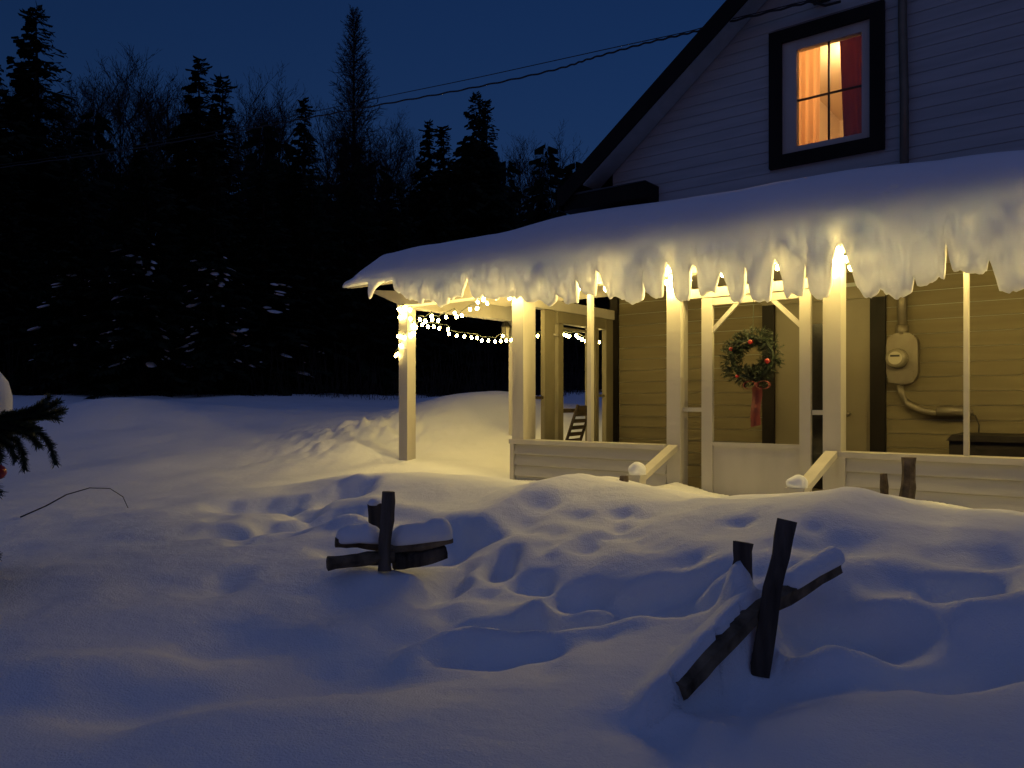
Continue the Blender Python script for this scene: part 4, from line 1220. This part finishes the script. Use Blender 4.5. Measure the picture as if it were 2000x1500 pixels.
def plant(kind, px, top, Y, label, rz=0.0, wide=1.0, clump=None, group='trees behind the yard'):
    x = (px - 1000) / 1500.0 * Y
    z0 = gz(x, Y)
    Ht = ZC + (785 - top) / 1500.0 * Y - z0
    cat = 'tree'
    if kind.startswith('s'):
        v = int(kind[1]); name, cm, tm, hh = 'spruce_tree', SP_M[v], SP_T, 10.0
    elif kind.startswith('b'):
        v = int(kind[1]); name, cm, tm, hh = 'bare_tree', BR_M[v], BR_T, 10.6
    else:
        name, cm, tm, hh = 'larch_tree', LA_M, LA_T, 16.0
    t = thing(name, label, cat, group, loc=(x, Y, z0 - .05), rz=rz)
    k = Ht / hh
    if kind[0] == 's': wide *= (1.2, 1.45, 1.2, 1.5)[int(kind[1])]
    t.scale = (k * wide, k * wide, k)
    link('trunk', tm, t); link('crown', cm, t)
    if clump is not None:
        o = link('snow', CL_M[clump], t); o['kind'] = 'stuff'
    return t

plant('s2', -40, 60, 27, 'broad dark spruce cut by the left edge of the picture', .3)
plant('s0', 72, 8, 29, 'tall dark spruce towering at far left of the treeline', 1.1, 1.2)
plant('b0', 170, 140, 36, 'bare tree just right of the tall far left spruce', .4)
plant('b1', 235, 118, 37, 'tallest rounded bare tree in the hazy clump left of centre spruce', 2.0)
plant('b2', 300, 125, 37, 'rounded bare tree second from left in the hazy clump', 3.1)
plant('b0', 345, 165, 35, 'lower bare tree touching the pointed twin spruces', 4.4)
plant('s1', 390, 112, 29, 'pointed spruce, taller of the twin tips at left', .2, 1.05)
plant('s3', 433, 148, 29.6, 'pointed spruce, shorter of the twin tips at left', 2.2, 1.2)
plant('b1', 490, 165, 38, 'pale bare tree right of the twin spruces', 1.4)
plant('b2', 545, 175, 39, 'slim bare tree left of the narrow lone spruce', 5.0)
plant('s3', 594, 192, 29, 'narrow lone spruce left of the tall larch', 3.5, 1.0)
plant('b0', 640, 215, 38, 'bare tree filling the gap left of the tall larch', 2.9)
plant('l', 692, 14, 33, 'tall bare larch standing highest above the treeline', .6, 1.0)
plant('b2', 760, 225, 38, 'bare tree right of the tall larch', .9)
plant('b1', 800, 270, 37, 'low bare tree left of the paired spruces', 3.7)
plant('s1', 838, 236, 33, 'left spruce of the pair beside the dense spruce', 1.9, 1.0)
plant('s3', 866, 246, 33.5, 'right spruce of the pair beside the dense spruce', 4.0, 1.2)
plant('s2', 930, 180, 30, 'dense broad spruce silhouetted left of the house', .8, .85)
plant('s1', 950, 196, 30.6, 'second leader of the dense spruce left of the house', 2.6, .95)
plant('b0', 1040, 268, 40, 'bare tree left of the gable eave', 1.7)
plant('b2', 1085, 275, 42, 'bare tree partly hidden behind the gable eave', 4.9)
plant('s1', 1062, 345, 38, 'low spruce below the bare trees beside the gable eave', 5.3)
plant('b1', 985, 330, 41, 'low bare tree right of the dense spruce', 3.0)
for k_, (px_, tp_, y_, nm_) in enumerate(((120, 170, 44, 'faint bare tree behind the tall far left spruce'), (205, 160, 43, 'faint bare tree farther back, leftmost in the hazy clump'), (265, 150, 44, 'faint bare tree farther back, middle of the hazy clump'), (325, 160, 45, 'faint bare tree farther back, right in the hazy clump'), (465, 200, 44, 'faint bare tree behind the shorter twin spruce'), (515, 195, 45, 'faint bare tree between the twin spruces and the lone spruce'), (570, 225, 46, 'faint bare tree just left of the narrow lone spruce'), (665, 230, 45, 'faint bare tree behind the left flank of the larch'), (725, 235, 46, 'faint bare tree behind the right flank of the larch'), (785, 300, 46, 'faint bare tree left of the paired spruces, farther back'), (1015, 300, 47, 'faint bare tree between dense spruce and gable eave'), (30, 120, 42, 'faint bare tree in the upper left corner'))):
    plant('b%d' % (k_ % 3), px_, tp_, y_, nm_, k_ * 1.3, 1.15)
# lower, nearer row of snow-laden spruces
plant('s0', 150, 300, 25, 'snow flecked spruce below the tall far left spruce', 0.0, 1.1, 1)
plant('s2', 285, 255, 24.5, 'most heavily snow laden spruce in the dark lower row', 0.0, 1.0, 0)
plant('s0', 420, 300, 25, 'snow flecked spruce below the twin spruce tips', 0.1, 1.0, 0)
plant('s1', 515, 330, 26, 'dark spruce right of the snow flecked ones', 1.2, 1.3, 1)
plant('s0', 610, 330, 27, 'dark spruce below the narrow lone spruce', 2.6, 1.0)
plant('s2', 700, 320, 27.5, 'dark spruce at the foot of the tall larch', 4.1, .9)
plant('s0', 780, 350, 28, 'dark spruce in lower row right of the larch', 5.2, 1.0)
plant('s0', 870, 380, 28.5, 'dark spruce below the paired spruces', .7, 1.0)
plant('s2', 1000, 400, 29, 'dark spruce low behind the porch roof end', 2.2, .9)
plant('s0', 20, 320, 25.5, 'dark spruce at far left above the small decorated one', 3.3, 1.0)
plant('s2', -120, 200, 27, 'spruce just beyond the left edge of the picture', 3.3, 1.0)

# dark wood continuing behind, one mass of trunks and boughs
r = np.random.RandomState(8)
Q = []
for i in range(190):
    Yt = r.uniform(31, 55); xt = r.uniform(-.95, .30) * Yt
    zt = float(np.interp(Yt, BY, BH)) + ZC - .3
    Ht = r.uniform(6.5, 12.5)
    Rr = r.uniform(1.4, 2.4)
    for k in range(330):
        u = r.rand(); z = zt + Ht * (.03 + .97 * u); Lb = Rr * (1 - u) ** .8 + .1; an = r.uniform(0, 6.28)
        t = r.uniform(.3, 1.0); x = xt + math.cos(an) * Lb * t; y = Yt + math.sin(an) * Lb * t
        l = .25 + .5 * r.rand(); a2 = an + r.uniform(-.8, .8); w = .07 + .10 * r.rand()
        Q.append(((x, y, z - w), (x, y, z + w), (x + math.cos(a2) * l, y + math.sin(a2) * l, z - .3 * l + w * .3), (x + math.cos(a2) * l, y + math.sin(a2) * l, z - .3 * l - w)))
V = np.array(Q).reshape(-1, 3)
wood = link('far_wood', np_mesh('far_wood', V, np.arange(len(V)).reshape(-1, 4), 'needles', False))
tag(wood, 'dark mass of woodland behind the trees at the yard edge', 'woodland', kind='stuff')
# scrub along the forest edge
Q = []
for i in range(2200):
    Yt = r.uniform(23.5, 29); xt = r.uniform(-.8, .16) * Yt
    zt = gz(xt, Yt) if i % 20 == 0 else float(np.interp(Yt, BY, BH)) + ZC
    hh = r.uniform(.15, 1.0) ** 1.6 * (1.6 + .9 * math.sin(xt * 1.3) * math.sin(xt * .47)); dx, dy = r.uniform(-.35, .35), r.uniform(-.3, .3); w = .006
    Q.append(((xt - w, Yt, zt - .2), (xt + w, Yt, zt - .2), (xt + dx + w, Yt + dy, zt + hh), (xt + dx - w, Yt + dy, zt + hh)))
V = np.array(Q).reshape(-1, 3)
scr = link('scrub', np_mesh('scrub', V, np.arange(len(V)).reshape(-1, 4), 'twigs', False))
tag(scr, 'thin leafless scrub along the edge of the wood', 'scrub', kind='stuff')
